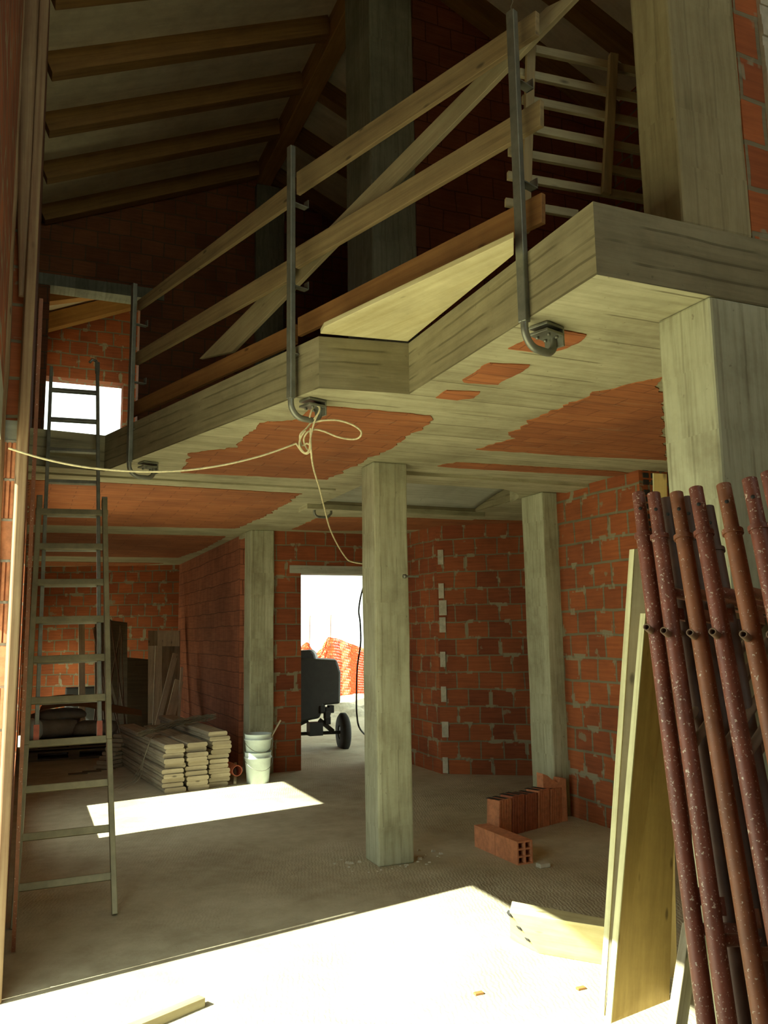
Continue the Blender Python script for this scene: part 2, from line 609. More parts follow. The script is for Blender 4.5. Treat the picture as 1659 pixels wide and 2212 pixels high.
M['tarp'] = m_wood('brown_sheet', (0.24, 0.14, 0.07), (0.13, 0.07, 0.035), grain=30, knots=False)
M['bar'] = m_plain('rusty_bar', (0.16, 0.1, 0.06), 0.7, scale=9)
M['darkwood'] = m_wood('dark_pallet_wood', (0.12, 0.09, 0.05), (0.07, 0.05, 0.03), knots=False)
M['pvc'] = m_plain('red_pvc', (0.42, 0.11, 0.06), 0.4)
M['wire'] = m_plain('tie_wire', (0.20, 0.17, 0.11), 0.6, 0.3)
M['mortar'] = m_plain('mortar_crumbs', (0.45, 0.42, 0.32), 0.95)

CZ, TZ = 2.95, 3.24          # soffit and top of the upper slab

# ================================================================== THE SETTING
NOFF[0] = False
g = MB().box(-60, 60, -60, 90, -0.5, -0.06)
struct(g.build('ground', M['soil'], base=(0, 0, -0.06)), 'bright dry soil around the building')
g = MB().prism([(-0.3, -6.6), (9, -6.6), (9, 13), (-0.3, 13)], -0.3, 0)
struct(g.build('floor', M['floor'], base=(0, 0, 0)), 'dusty screed floor')


def wall(name, mat, pieces, base=(0, 0, 0), label=None):
    g = MB()
    for p in pieces:
        g.box(*p)
    return struct(g.build(name, mat, base=base), label)


RS, RZ = 0.44, 6.52          # roof slope, rafter underside over u = 0


def roof_z(u):
    return RZ + RS * u if u < 2.7 else RZ + RS * 2.7 - RS * (u - 2.7)


LT = 2.63
NJ = -2.65  # unseen near jamb, placed to keep the sun off the scaffold tubes
# left wall with door opening, sunlit window openings; brick
g = MB()
g.box(-0.3, -0.12, -9.0, NJ, 0, 7.0)
g.box(-0.3, -0.12, NJ, 0.1, LT + 0.25, 7.0)
g.box(-0.3, 0, 0.1, 2.95, 0, 7.0)
g.box(-0.3, 0, 2.95, 4.5, 0, 0.57)
g.box(-0.3, 0, 2.95, 4.5, LT, 7.0)
g.box(-0.3, 0, 4.5, 6.4, 0, 7.0)
g.box(-0.3, 0, 6.4, 8.2, 0, 4.1)  # unseen opening above this, added to light the rafters behind the gable
g.box(-0.3, 0, 6.4, 8.2, 5.5, 7.0)
g.box(-0.3, 0, 8.2, 9.9, 0, 7.0)
g.box(-0.3, 0, 9.9, 11.6, 1.45, 7.0)
g.box(-0.3, 0, 11.6, 13.2, 0, 7.0)
wl = struct(g.build('wall_left', M['brick'], base=(0, 0, 0)), 'brick wall along the left side')
g = MB().box(-0.3, -0.12, NJ - .2, 0.1, LT, LT + 0.25).box(-0.3, 0, 0.09, 0.3, LT, LT + 0.12)
g.build('lintel', M['smooth'], parent=wl)

# ribbed hollow brick jamb at the end of the left wall, facing the camera
g = MB()
z = 0.0
mortar = MB()
while z < LT - 0.05:
    h = min(0.19, LT - z)
    if int(z / 0.2) % 3 == 1:
        g.box(-0.3, 0.0, 0.07, 0.1, z, z + h)
    else:
        nrib = 14
        for k in range(nrib):
            u0 = -0.3 + 0.3 * k / nrib
            g.box(u0, u0 + 0.3 / nrib * 0.62, 0.065, 0.1, z, z + h)
        g.box(-0.3, 0, 0.082, 0.1, z, z + h)
    mortar.box(-0.3, 0.004, 0.078 - 0.02 * (int(z * 10) % 2), 0.1, z + h, z + h + 0.014)
    z += 0.204
jb = g.build('ribbed_brick_jamb', M['claybrick'], parent=wl)
mortar.build('mortar_bed', M['mortar'], parent=wl)

# far wall of the left room
a, b_ = V3((-0.3, 12.31, 0)), V3((3.2, 10.79, 0))
n = V3((0.4, 0.917, 0)) * 0.3
g = MB().hexa([a, b_, b_ + n, a + n] + [q + V3((0, 0, CZ)) for q in (a, b_, b_ + n, a + n)])
struct(g.build('wall_back', M['brick_big'], base=(0, 0, 0)), 'far brick wall of the left room')
# partition between left room and hall, its left face seen
wall('wall_middle', M['brick_red'], [(2.58, 2.88, 6.3, 11.4, 0, CZ)], label='brick partition behind the plank stacks')
# wall with the outside door
DU0, DU1, DH = 3.22, 4.32, 2.42
g = MB()
g.box(2.84, DU0, 5.7, 6.0, 0, CZ)
g.box(DU1, 4.62, 5.7, 6.0, 0, CZ)
g.box(DU0, DU1, 5.7, 6.0, DH + 0.1, CZ)
wb = struct(g.build('wall_door', M['brick'], base=(0, 0, 0)), 'dark brick wall around the bright doorway')
MB().box(DU0 - 0.15, DU1 + 0.15, 5.69, 6.0, DH, DH + 0.1).build('lintel', M['smooth'], parent=wb)
# bent wall right of the door
g = MB()
a, b_, c_ = V3((4.62, 5.7, 0)), V3((4.62, 4.66, 0)), V3((6.9, 3.05, 0))
t1, t2 = V3((0.3, 0, 0)), V3((0.2, 0.28, 0))
g.hexa([b_, a + V3((0, .3, 0)), a + t1 + V3((0, .3, 0)), b_ + t1 + V3((0, .06, 0))] + [q + V3((0, 0, CZ)) for q in (b_, a + V3((0, .3, 0)), a + t1 + V3((0, .3, 0)), b_ + t1 + V3((0, .06, 0)))])
struct(g.build('wall_back_right', M['brick'], base=(0, 0, 0)), 'short dark brick wall beside the door wall')
g = MB()
g.hexa([b_, c_, c_ + t2, b_ + t2] + [q + V3((0, 0, CZ)) for q in (b_, c_, c_ + t2, b_ + t2)])
wbr = struct(g.build('wall_back_bend', M['brick'], base=(0, 0, 0)), 'dark brick wall between the middle and right pillars')
# toothed mortar at the bend
g = MB()
for k in range(13):
    z = 0.03 + 0.2 * k
    if k % 2 == 0 or k in (5,):
        g.box(4.63, 4.63 + random.uniform(.05, .09), 4.53, 4.56, z, z + 0.165)
wsd = (c_ - b_).normalized()
g2 = MB()
for k in range(14):
    z = 0.01 + 0.205 * k
    if k % 2 == 0 or k == 9:
        p = b_ + wsd * 0.02
        q = b_ + wsd * (0.02 + random.uniform(.06, .10))
        nn = V3((-0.58, -0.82, 0)).normalized() * 0.012
        g2.hexa([p + nn, q + nn, q, p] + [r + V3((0, 0, 0.18)) for r in (p + nn, q + nn, q, p)])
for q in g2.v:
    q.z += 0.0
# keep each tooth at its own height
for k2 in range(len(g2.v) // 8):
    kk = [k for k in range(14) if k % 2 == 0 or k == 9][k2]
    for j in range(8):
        g2.v[k2 * 8 + j].z += 0.01 + 0.205 * kk
g2.build('mortar_tooth', M['mortar'], parent=wbr)
# right wall
wr = wall('wall_right', M['brick_big'], [(4.62, 4.92, 0.93, 2.4, 0, CZ), (4.95, 5.2, -1.8, 0.93, 0, CZ)], label='square-bricked wall on the right')
g = MB()
for k in range(15):
    for j in range(3):
        for i in range(3):
            g.box(4.66 + 0.085 * i, 4.715 + 0.085 * i, 0.922, 0.93, 0.03 + 0.2 * k + 0.058 * j, 0.07 + 0.2 * k + 0.058 * j)
g.build('brick_hole_shade', M['black'], parent=wr)  # flat black pieces stand for the shade inside the brick ends
wall('wall_right_far', M['brick'], [(6.6, 6.9, 0.0, 3.3, 0, CZ), (4.92, 6.9, 0.6, 0.9, 0, CZ)], label='brick wall closing the side room')

# upper slab: underside board marked, opening for the curved stair
HU0, HU1, HV0, HV1 = 2.72, 4.5, 1.98, 3.45
outl = [(0, 2.3), (0.55, 2.37), (1.42, -0.35), (1.92, -0.42), (1.92, -2.07), (HU0, -2.07), (HU0, 13.2), (-0.0, 13.2)]


def slab_piece(g, poly):
    g.prism(poly, CZ, TZ)


g = MB()
slab_piece(g, outl)
slab_piece(g, [(HU0, -2.07), (HU1, -2.07), (HU1, HV0), (HU0, HV0)])
slab_piece(g, [(HU0, HV1), (HU1, HV1), (HU1, 13.2), (HU0, 13.2)])
slab_piece(g, [(HU1, -2.07), (7.2, -2.07), (7.2, 13.2), (HU1, 13.2)])
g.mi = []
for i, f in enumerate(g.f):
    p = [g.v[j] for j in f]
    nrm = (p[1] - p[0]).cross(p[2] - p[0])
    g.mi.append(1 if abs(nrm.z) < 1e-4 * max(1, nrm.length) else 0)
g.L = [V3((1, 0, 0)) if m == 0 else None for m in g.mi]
arc = [(HU1, HV0), (HU1, HV0 + .75)]
for k in range(1, 13):
    t_ = pi / 2 * k / 12
    arc.append((HU1 - 1.0 * (1 - cos(t_)) , HV0 + .75 * (1 - sin(t_))))
CORNER = arc
ceil = struct(g.build('ceiling', [M['ceil'], M['edge']], base=(0, 0, CZ)), 'board-marked concrete slab of the upper floor')


def ragged(poly, amp, step=0.03):
    out = []
    n = len(poly)
    for i in range(n):
        a, b = V3((*poly[i], 0)), V3((*poly[(i + 1) % n], 0))
        k = max(1, int((b - a).length / step))
        for j in range(k):
            p = a + (b - a) * (j / k)
            d = (b - a).normalized()
            # ragged mostly on edges across the boards, cleaner along them
            am = amp * (0.35 if abs(d.x) > 0.9 else 1.0)
            w = noise.noise(V3((p.x * 9, p.y * 9, i * 3.1))) + 0.6 * (random.random() - 0.5)
            p = p + V3((-d.y, d.x, 0)) * am * w
            out.append((p.x, p.y))
    return out


patches = [
    ([(390, 1020), (415, 978), (505, 966), (562, 914), (650, 906), (672, 876), (712, 876), (930, 897), (926, 915), (878, 942), (838, 970), (768, 1003), (706, 1035)], .03),
    ([(1100, 752), (1150, 722), (1200, 708), (1270, 722), (1250, 740), (1185, 762)], .015),
    ([(1000, 820), (1058, 783), (1145, 787), (1130, 800), (1075, 830), (1012, 826)], .015),
    ([(942, 858), (965, 842), (1040, 845), (1024, 858), (988, 863)], .012),
    ([(1030, 970), (1110, 947), (1100, 936), (1160, 900), (1285, 848), (1425, 814), (1440, 993), (1250, 984)], .03),
    ([(945, 1006), (985, 998), (1330, 1017), (1390, 1025), (1320, 1028), (985, 1010)], .02),
    ([(60, 1036), (240, 1042), (650, 1066), (600, 1098), (560, 1120), (508, 1141), (60, 1132)], .03),
    ([(60, 1150), (488, 1158), (440, 1185), (386, 1204), (60, 1200)], .03),
    ([(60, 1212), (352, 1216), (300, 1222), (60, 1222)], .02),
    ([(632, 1143), (690, 1116), (820, 1118), (880, 1118), (1135, 1125), (1137, 1139), (820, 1145), (700, 1146)], .02),
]
for poly, amp in patches:
    pts = [Zp(x, y, CZ) for x, y in poly]
    pr = ragged([(p.x, p.y) for p in pts], amp * 1.4)
    g = MB().prism(pr, CZ - 0.006, CZ + 0.002, L=(1, 0, 0))
    g.build('exposed_clay_block', M['clay'], parent=ceil)
# narrow downstand strips along the slab
g = MB().box(0.0, 2.56, 2.56, 2.78, CZ - 0.015, CZ, L=(1, 0, 0))
g.box(2.78, 4.62, 1.60, HV0 - 0.04, CZ - 0.03, CZ, L=(1, 0, 0))
g.box(2.58, 4.62, HV1, HV1 + 0.3, CZ - 0.05, CZ, L=(1, 0, 0))
g.box(2.56, 2.60, 5.9, 6.3, CZ - 0.05, CZ, L=(1, 0, 0))
g.build('cast_rib', M['ceil'], parent=ceil)
for i in range(1, len(CORNER) - 1):
    pass
g = MB()
for i in range(1, len(CORNER) - 1):
    g.prism([CORNER[0], CORNER[i], CORNER[i + 1]], CZ, TZ - .01, L=(1, 0, 0))
g.build('rounded_corner', M['ceil'], parent=ceil)

# curved underside of the stair that rises through the opening
g = MB()
n = 22
vs, fs = [], []
m_ = 8
for i in range(n + 1):
    t = i / n
    for j in range(m_ + 1):
        s_ = j / m_
        u = HU0 + 0.02 + (HU1 - HU0 - 0.04) * t
        v0 = HV0 + 0.03 + 0.15 * t * t
        v1 = HV1 - 0.03
        v = v0 + (v1 - v0) * s_
        z = CZ + 0.03 + 0.17 * (1 - s_) + .03 * sin(pi * s_)
        vs.append((u, v, z))
vs2 = [(p[0], p[1], p[2] + 0.15) for p in vs]
N = len(vs)
for i in range(n):
    for j in range(m_):
        q = i * (m_ + 1) + j
        fs.append((q, q + 1, q + m_ + 2, q + m_ + 1))
        fs.append((N + q, N + q + m_ + 1, N + q + m_ + 2, N + q + 1))
for i in range(n):
    q = i * (m_ + 1)
    fs.append((q, q + m_ + 1, N + q + m_ + 1, N + q))
    q += m_
    fs.append((q, N + q, N + q + m_ + 1, q + m_ + 1))
for j in range(m_):
    fs.append((j, N + j, N + j + 1, j + 1))
    q = n * (m_ + 1) + j
    fs.append((q, q + 1, N + q + 1, N + q))
g.add(vs + vs2, fs, None, 0, True)
tag(g.build('stair_soffit', M['smooth']), 'smooth grey curved stair underside in the ceiling opening', 'staircase')

# ------------------------------------------------------------------ upper storey walls
def gable(u0, u1, v0, v1, z0, extra=0.0):
    """outline of a cross wall under the roof, between u0 and u1"""
    pts = [(u0, z0), (u1, z0), (u1, roof_z(u1) + 0.21)]
    if u0 < 2.7 < u1:
        pts.append((2.7, roof_z(2.7) + 0.21))
    pts.append((u0, roof_z(u0) + 0.21))
    return [V3((p[0], v0, p[1])) for p in pts], V3((0, v1 - v0, 0))


g = MB()
# gable at v 5.75 with a doorway
DZ = 5.80
g.extr(*gable(-0.3, 0.13, 5.75, 6.0, TZ))
g.box(0.13, 1.17, 5.75, 6.0, DZ + 0.14, 6.4)
g.extr([V3((0.13, 5.75, 6.4)), V3((1.17, 5.75, 6.4)), V3((1.17, 5.75, roof_z(1.17) + .21)), V3((0.13, 5.75, roof_z(.13) + .21))], (0, .25, 0))
g.extr(*gable(1.17, 5.2, 5.75, 6.0, TZ))
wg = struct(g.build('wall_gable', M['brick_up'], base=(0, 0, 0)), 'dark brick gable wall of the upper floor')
MB().box(-0.3, 1.45, 5.73, 6.0, DZ, DZ + 0.14).build('lintel', M['grey'], parent=wg)
# outer wall seen through that doorway, with a window
WV = 8.6
tl, br = Vp(105, 812, WV), Vp(263, 945, WV)
g = MB()
g.extr(*gable(-0.3, 0.05, WV, WV + .3, TZ))
g.box(0.05, br.x, WV, WV + .3, TZ, br.z - 0.25)
g.extr([V3((0.05, WV, tl.z)), V3((br.x, WV, tl.z)), V3((br.x, WV, roof_z(br.x) + .21)), V3((0.05, WV, roof_z(.05) + .21))], (0, .3, 0))
g.extr(*gable(br.x, 5.2, WV, WV + .3, TZ))
struct(g.build('wall_upper_back', M['brick_big'], base=(0, 0, 0)), 'outer brick wall with the square upper window')
# cross wall on the right
g = MB()
g.extr(*gable(2.85, 5.2, 1.72, 1.97, TZ))
struct(g.build('wall_upper_cross', M['brick_red'], base=(0, 0, 0)), 'dark brick cross wall of the upper floor')
# side wall and walls behind the camera; unseen front opening added to light the roof
wall('wall_upper_right', M['brick'], [(5.2, 5.5, -9, 9, TZ, roof_z(5.2) + 0.3)], label='right side brick wall of the upper floor')
g = MB()
g.box(-0.3, 5.5, -9.3, -9.0, 0, 3.9)
g.extr(*gable(-0.3, 0.3, -9.3, -9.0, 3.9))
g.extr(*gable(4.9, 5.5, -9.3, -9.0, 3.9))
g.extr([V3((0.3, -9.3, 6.5)), V3((4.9, -9.3, 6.5)), V3((4.9, -9.3, roof_z(4.9) + .2)), V3((2.7, -9.3, roof_z(2.7) + .2)), V3((0.3, -9.3, roof_z(.3) + .2))], (0, .3, 0))
struct(g.build('wall_front', M['brick'], base=(0, 0, 0)), 'brick wall behind the camera with an opening added for light')
wall('wall_near_right', M['brick'], [(5.2, 5.5, -9, -2.07, 0, CZ + .3), (3.0, 5.5, -2.07, -1.8, 0, CZ)], label='brick wall right of the big corner pillar')
g = MB()
g.extr([V3((2.72, -2.07, TZ)), V3((5.2, -2.07, TZ)), V3((5.2, -2.07, roof_z(5.2) + .2)), V3((2.72, -2.07, roof_z(2.72) + .2))], (0, .27, 0))
struct(g.build('wall_upper_near', M['brick_big'], base=(0, 0, 0)), 'orange brick wall right of the upper corner pillar')

# ------------------------------------------------------------------ roof
g = MB()
for (ua, ub) in ((-0.6, 2.7), (2.7, 5.7)):
    p = [V3((ua, -9.4, roof_z(ua) + 0.20)), V3((ub, -9.4, roof_z(ub) + 0.20)), V3((ub, -9.4, roof_z(ub) + 0.26)), V3((ua, -9.4, roof_z(ua) + 0.26))]
    g.extr(p, (0, 18.6, 0), L=(1, 0, 0.44 if ua < 1 else -0.44))
struct(g.build('ceiling', M['cream'], base=(0, 0, 6)), 'pale boarded roof deck')

rb = MB().box(2.61, 2.80, -9.2, 5.72, 7.585, 7.92, L=(0, 1, 0))
tag(rb.build('ridge_beam', M['ridge'], bevel=0.01), 'long brown ridge beam running up to the gable pillar', 'beam')
ords = ['first', 'second', 'third', 'fourth', 'fifth', 'sixth', 'seventh', 'eighth', 'ninth', 'tenth']
vl = [5.72, 4.74, 3.82, 2.90, 1.98, 1.06, 0.14, -0.78]
for i, vf in enumerate(vl):
    g = MB()
    a, b_ = V3((0.0, vf - 0.07, RZ + 0.1)), V3((2.62, vf - 0.07, RZ + 0.1 + RS * 2.62))
    g.beam(a, b_, 0.14, 0.2)
    o = g.build('roof_rafter', M['rafter'], bevel=0.004)
    tag(o, 'brown roof rafter left of the ridge, %s from the gable wall' % ords[i], 'rafter', 'rafters of the left roof slope')
    g = MB()
    a, b_ = V3((2.79, vf - 0.07, RZ + 0.1 + RS * 2.61)), V3((5.2, vf - 0.07, RZ + 0.1 + RS * 2.61 - RS * 2.41))
    if vf < 3 and 1.6 < vf < 2.2:
        a = V3((2.79, 1.64, a.z))
        b_ = V3((5.2, 1.64, b_.z))
    g.beam(a, b_, 0.14, 0.2)
    o = g.build('roof_rafter', M['rafter'], bevel=0.004)
    tag(o, 'brown roof rafter right of the ridge, %s from the gable wall' % ords[i], 'rafter', 'rafters of the right roof slope')
for i, (ya, yb, yc, yd, vf) in enumerate(((652, 612, 625, 590, 7.3), (712, 676, 655, 622, 8.35))):
    P = [Vp(100, ya, vf), Vp(330, ya - (ya - yc) * 1.05, vf), Vp(330, yb - (yb - yd) * 1.05, vf), Vp(100, yb, vf)]
    g = MB().extr(P, (0, .16, 0), L=(P[1] - P[0]))
    o = g.build('roof_rafter', M['ridge'], bevel=0.004)
    tag(o, 'lit brown rafter seen through the upper doorway, %s' % ('nearer one' if i == 0 else 'farther one'), 'rafter', 'rafters beyond the upper doorway')
a_, b_ = Vp(100, 676, 8.35), Vp(330, 617, 8.35)
sl = (b_.z - a_.z) / (b_.x - a_.x)
g = MB().extr([V3((-.3, 6.02, a_.z + .03 - sl * (a_.x + .3))), V3((2.5, 6.02, a_.z + .03 + sl * (2.5 - a_.x))), V3((2.5, 6.02, a_.z + .07 + sl * (2.5 - a_.x))), V3((-.3, 6.02, a_.z + .07 - sl * (a_.x + .3)))], (0, 2.55, 0))
struct(g.build('ceiling', M['cream'], base=(0, 0, 6)), 'pale boarded ceiling of the room behind the gable')

# ------------------------------------------------------------------ pillars
NOFF[0] = True


def pillar(name, u0, u1, v0, v1, z0, z1, mat, label):
    g = MB()
    n = max(2, int((z1 - z0) / 0.25))
    vs, fs = [], []
    for k in range(n + 1):
        z = z0 + (z1 - z0) * k / n
        for (u, v) in ((u0, v0), (u1, v0), (u1, v1), (u0, v1)):
            j = 0.003
            vs.append((u + random.uniform(-j, j), v + random.uniform(-j, j), z))
    for k in range(n):
        for i in range(4):
            i2 = (i + 1) % 4
            fs.append((k * 4 + i, k * 4 + i2, k * 4 + 4 + i2, k * 4 + 4 + i))
    fs.append((3, 2, 1, 0))
    fs.append(tuple(n * 4 + i for i in range(4)))
    g.add(vs, fs)
    o = g.build(name, mat, bevel=0.012)
    return tag(o, label, 'pillar')


pc = pillar('concrete_pillar', 2.42, 2.70, 1.32, 1.58, 0, CZ, M['pillar'], 'square concrete pillar standing alone in the middle of the floor')
pillar('concrete_pillar', 2.56, 2.86, 5.66, 5.98, 0, CZ, M['pillar'], 'square concrete pillar behind the white buckets, left of the doorway')
pillar('concrete_pillar', 4.46, 4.66, 2.10, 2.46, 0, CZ, M['pillar'], 'slim concrete pillar against the right brick wall behind loose bricks')
pillar('concrete_pillar', 2.46, 3.1, -2.07, -1.775, 0, CZ, M['pillar'], 'large concrete corner pillar behind the red scaffold tubes')
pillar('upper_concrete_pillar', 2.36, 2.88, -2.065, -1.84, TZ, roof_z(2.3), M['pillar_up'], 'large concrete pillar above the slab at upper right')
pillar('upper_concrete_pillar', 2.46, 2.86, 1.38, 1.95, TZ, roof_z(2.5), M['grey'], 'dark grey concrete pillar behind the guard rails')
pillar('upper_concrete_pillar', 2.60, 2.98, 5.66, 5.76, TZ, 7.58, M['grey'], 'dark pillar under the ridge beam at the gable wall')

# rough mortar where upper right pillar meets brick
g = MB()
pts = []
z = TZ
while z < 7.0:
    pts.append((2.88 + random.uniform(0, 0.05), z))
    z += 0.05
for i in range(len(pts) - 1):
    u = pts[i][0]
    g.box(2.86, u, -2.085 - random.uniform(0, .015), -2.05, pts[i][1], pts[i + 1][1])
o = g.build('mortar_edge', M['mortar'])
struct(o, 'ragged mortar along the upper right pillar')

# small bracket on central pillar
g = MB()
p = Vp(878, 1245, 1.25)
g.tube([p + V3((-0.03, 0, 0)), p + V3((0.1, 0, 0))], 0.008, 8)
g.lathe(p + V3((-0.03, -.01, 0)), [(0, 0), (.016, 0), (.016, .02), (0, .02)], 12, (1, 0, 0))
tag(g.build('iron_hook', M['steel']), 'small iron bracket on the right edge of the middle pillar', 'bracket')

# ================================================================== GUARD RAILS
A3, B1 = Zp(283, 1000, CZ), Zp(1135, 690, CZ)
A3, B1 = V3((0.71, 1.97, 0)), V3((1.92, -1.59, 0))
RN = V3((0.947, 0.322, 0))
RD = (B1 - A3).normalized()


def rail_pt(x, y, off):
    return Pl(x, y, A3, B1, off)


def plank_px(name, cs, off, mat, label, cat='plank', group=None, th=0.028):
    """board whose face corners are seen at the four pixels (tl, tr, br, bl)"""
    P = [rail_pt(x, y, off) for x, y in cs]
    L = (P[1] - P[0]).normalized()
    g = MB().extr(P, RN * th, L=L)
    o = g.build(name, mat, bevel=0.003)
    return tag(o, label, cat, group)


GR = 'boards of the guard rail'
plank_px('rail_board', [(640, 372), (1157, 22), (1157, 74), (640, 420)], .035, M['rail'], 'long brown board, top guard rail between middle and right posts', 'board', GR)
plank_px('rail_board', [(296, 650), (625, 396), (625, 442), (296, 670)], .06, M['rail'], 'brown board, top guard rail between left and middle posts', 'board', GR)
plank_px('rail_board', [(638, 535), (1167, 213), (1167, 270), (638, 579)], .035, M['rail'], 'long tan board, middle guard rail between middle and right posts', 'board', GR)
plank_px('rail_board', [(292, 762), (630, 556), (630, 601), (292, 788)], .06, M['rail'], 'tan board, middle guard rail between left and middle posts', 'board', GR)
plank_px('rail_board', [(643, 686), (1170, 415), (1170, 480), (643, 726)], .035, M['orange'], 'orange toe board between middle and right posts', 'board', GR)
plank_px('rail_board', [(280, 872), (636, 699), (636, 741), (280, 902)], .06, M['orange'], 'reddish toe board between left and middle posts', 'board', GR)
plank_px('brace_board', [(430, 775), (1180, 15), (1262, -25), (500, 760)], .13, M['rail_pale'], 'pale board running diagonally behind the guard rails', 'board')
# continues above the frame
# triangular decking over the notch of the slab
p1, p2, p3 = Zp(692, 722, TZ), Zp(881, 739, TZ), Zp(1110, 552, TZ)
q3, q1 = Zp(1110, 515, TZ), Zp(700, 708, TZ)
g = MB().prism([(p1.x, p1.y), (p2.x, p2.y), (p3.x, p3.y), (q3.x, q3.y), (q1.x, q1.y)], TZ + 0.003, TZ + 0.03, L=RD)
for k in range(6, 10):
    pass
tag(g.build('deck_panel', M['ply_pale'], bevel=0.003), 'pale yellow boarding bridging the notch in the slab edge', 'boarding')


def guard_post(px_top, px_bot, ref, label, wide=0.042):
    top = Pl(*px_top, A3, B1, 0.0)
    zt = top.z
    base = V3((ref[0], ref[1], CZ - 0.1))
    t = thing('guard_post', label, 'guard post', base, 'clamped guard posts')
    w = wide / 2
    g = MB()
    x0 = V3((ref[0], ref[1], 0)) - RN * 0.02
    g.beam(x0 + V3((0, 0, CZ - 0.02)), x0 + V3((0, 0, zt)), wide, wide * 0.8, up=RN)
    g.build('post', M['steel'], t, bevel=0.004)
    # hooked foot reaching under the slab
    path = [x0 + V3((0, 0, CZ + 0.12)), x0 + V3((0, 0, CZ - 0.04))]
    for k in range(1, 9):
        a = pi / 2 * k / 8
        path.append(x0 + V3((0, 0, CZ - 0.04)) + RN * (0.08 * (1 - cos(a))) + V3((0, 0, -0.08 * sin(a))))
    e = path[-1]
    for k in range(1, 9):
        a = pi / 2 * k / 8
        path.append(e + RN * (0.06 + 0.06 * sin(a)) + V3((0, 0, 0.06 * (1 - cos(a)))))
    path.append(path[-1] + V3((0, 0, 0.02)))
    g = MB().tube(path, 0.017, 10)
    g.build('hook', M['steel'], t)
    g = MB()
    c = x0 + RN * 0.15
    s_ = RD * 0.05
    for zz, hh in ((CZ - 0.045, 0.012), (CZ - 0.016, 0.012)):
        q = [c - s_ - RN * .06, c + s_ - RN * .06, c + s_ + RN * .06, c - s_ + RN * .06]
        g.hexa([r + V3((0, 0, zz)) for r in q] + [r + V3((0, 0, zz + hh)) for r in q])
    q = [c - s_ + RN * .05, c + s_ + RN * .05, c + s_ + RN * .06, c - s_ + RN * .06]
    g.hexa([r + V3((0, 0, CZ - .09)) for r in q] + [r + V3((0, 0, CZ - .004)) for r in q])
    j = g.build('clamp_jaw', M['steel'], t, bevel=0.002)
    for sx in (-1, 1):
        for sy in (-0.5, .6):
            MB().lathe(c + RD * 0.03 * sx + RN * .05 * sy + V3((0, 0, CZ - 0.056)), [(0, 0), (.008, 0), (.008, .012), (0, .012)], 6).build('bolt', M['steel'], j)
    # brackets that hold the boards
    for fz in (0.32, 0.56, 0.86):
        zz = CZ + 0.2 + (zt - CZ - 0.2) * (fz - 0.3) * 1.3
        g = MB()
        c = x0 + V3((0, 0, zz))
        g.hexa([c - RD * .02, c + RD * .02, c + RD * .02 + RN * .11, c - RD * .02 + RN * .11] + [r + V3((0, 0, .006)) for r in (c - RD * .02, c + RD * .02, c + RD * .02 + RN * .11, c - RD * .02 + RN * .11)])
        c2 = c + RN * .105
        g.hexa([c2 - RD * .02, c2 + RD * .02, c2 + RD * .02 + RN * .005, c2 - RD * .02 + RN * .005] + [r + V3((0, 0, .05)) for r in (c2 - RD * .02, c2 + RD * .02, c2 + RD * .02 + RN * .005, c2 - RD * .02 + RN * .005)])
        g.build('bracket', M['steel'], t)
    return t


guard_post((1108, 35), (1133, 690), (1.92, -1.60), 'tall steel guard post clamped to the slab edge at right')
guard_post((616, 368), (636, 870), (1.336, -0.168), 'steel guard post in the middle, with the rope tied to its clamp')
guard_post((292, 628), (282, 1000), (0.705, 1.86), 'steel guard post at the left end of the railing')

# loose wire on top of right post
p = Pl(1108, 38, A3, B1, 0)
g = MB().tube([p, p + V3((-.01, 0, .05)), p + V3((0.01, 0.01, .09)), p + V3((-.03, 0, .14)), p + V3((-.02, 0, .3))], 0.002, 6)
tag(g.build('tie_wire', M['wire']), 'thin twisted wire on top of the right guard post', 'wire')

# clamp left under the slab by the stair opening
p = Zp(697, 1092, CZ)
g = MB()
path = [p + V3((-.09, 0, 0.0)), p + V3((-.09, 0, -.07))] + [p + V3((-.09 + .05 * (1 - cos(a)), 0, -.07 - .05 * sin(a))) for a in (.4, .8, 1.2, 1.57)] + [p + V3((.05, 0, -.12)), p + V3((.09, 0, -.08)), p + V3((.09, 0, 0))]
g.tube(path, .014, 8)
t = thing('slab_clamp', 'empty steel clamp under the slab beside the stair opening', 'clamp', p + V3((0, 0, -.12)))
g.build('hook', M['steel'], t)
MB().box(p.x - .11, p.x + .12, p.y - .03, p.y + .03, CZ - .025, CZ - .001).build('clamp_jaw', M['steel'], t)

# slatted rack at the slab corner
RA, RB = V3((1.9, -1.42, 0)), V3((2.9, -1.62, 0))
rk = thing('slatted_rack', 'wooden slatted rack closing the gap beside the upper pillar', 'rack', Pl(1230, 470, RA, RB))


def rk_board(name, cs, off, mat, parent, th=.022):
    P = [Pl(x, y, RA, RB, off) for x, y in cs]
    n = V3((0.2, 0.98, 0)).normalized() * th
    g = MB().extr(P, n, L=(P[1] - P[0]).normalized())
    return g.build(name, mat, parent, bevel=0.002)


for (x0, y0, x1, y1) in [(1158, 105, 1387, 155), (1124, 155, 1390, 212), (1130, 212, 1393, 266), (1150, 276, 1396, 325), (1100, 325, 1398, 378), (1098, 377, 1401, 430), (1093, 435, 1250, 462)]:
    rk_board('slat', [(x0, y0 - 9), (x1, y1 - 9), (x1, y1 + 8), (x0, y0 + 8)], 0.03, M['rail_pale'], rk)
for cs in ([(1140, 92), (1158, 96), (1146, 500), (1127, 496)], [(1319, 112), (1337, 116), (1321, 418), (1303, 414)]):
    P = [Pl(x, y, RA, RB, 0) for x, y in cs]
    g = MB().extr(P, V3((0.2, 0.98, 0)).normalized() * .028, L=(0, 0, 1))
    g.build('upright', M['rail'], rk, bevel=0.002)

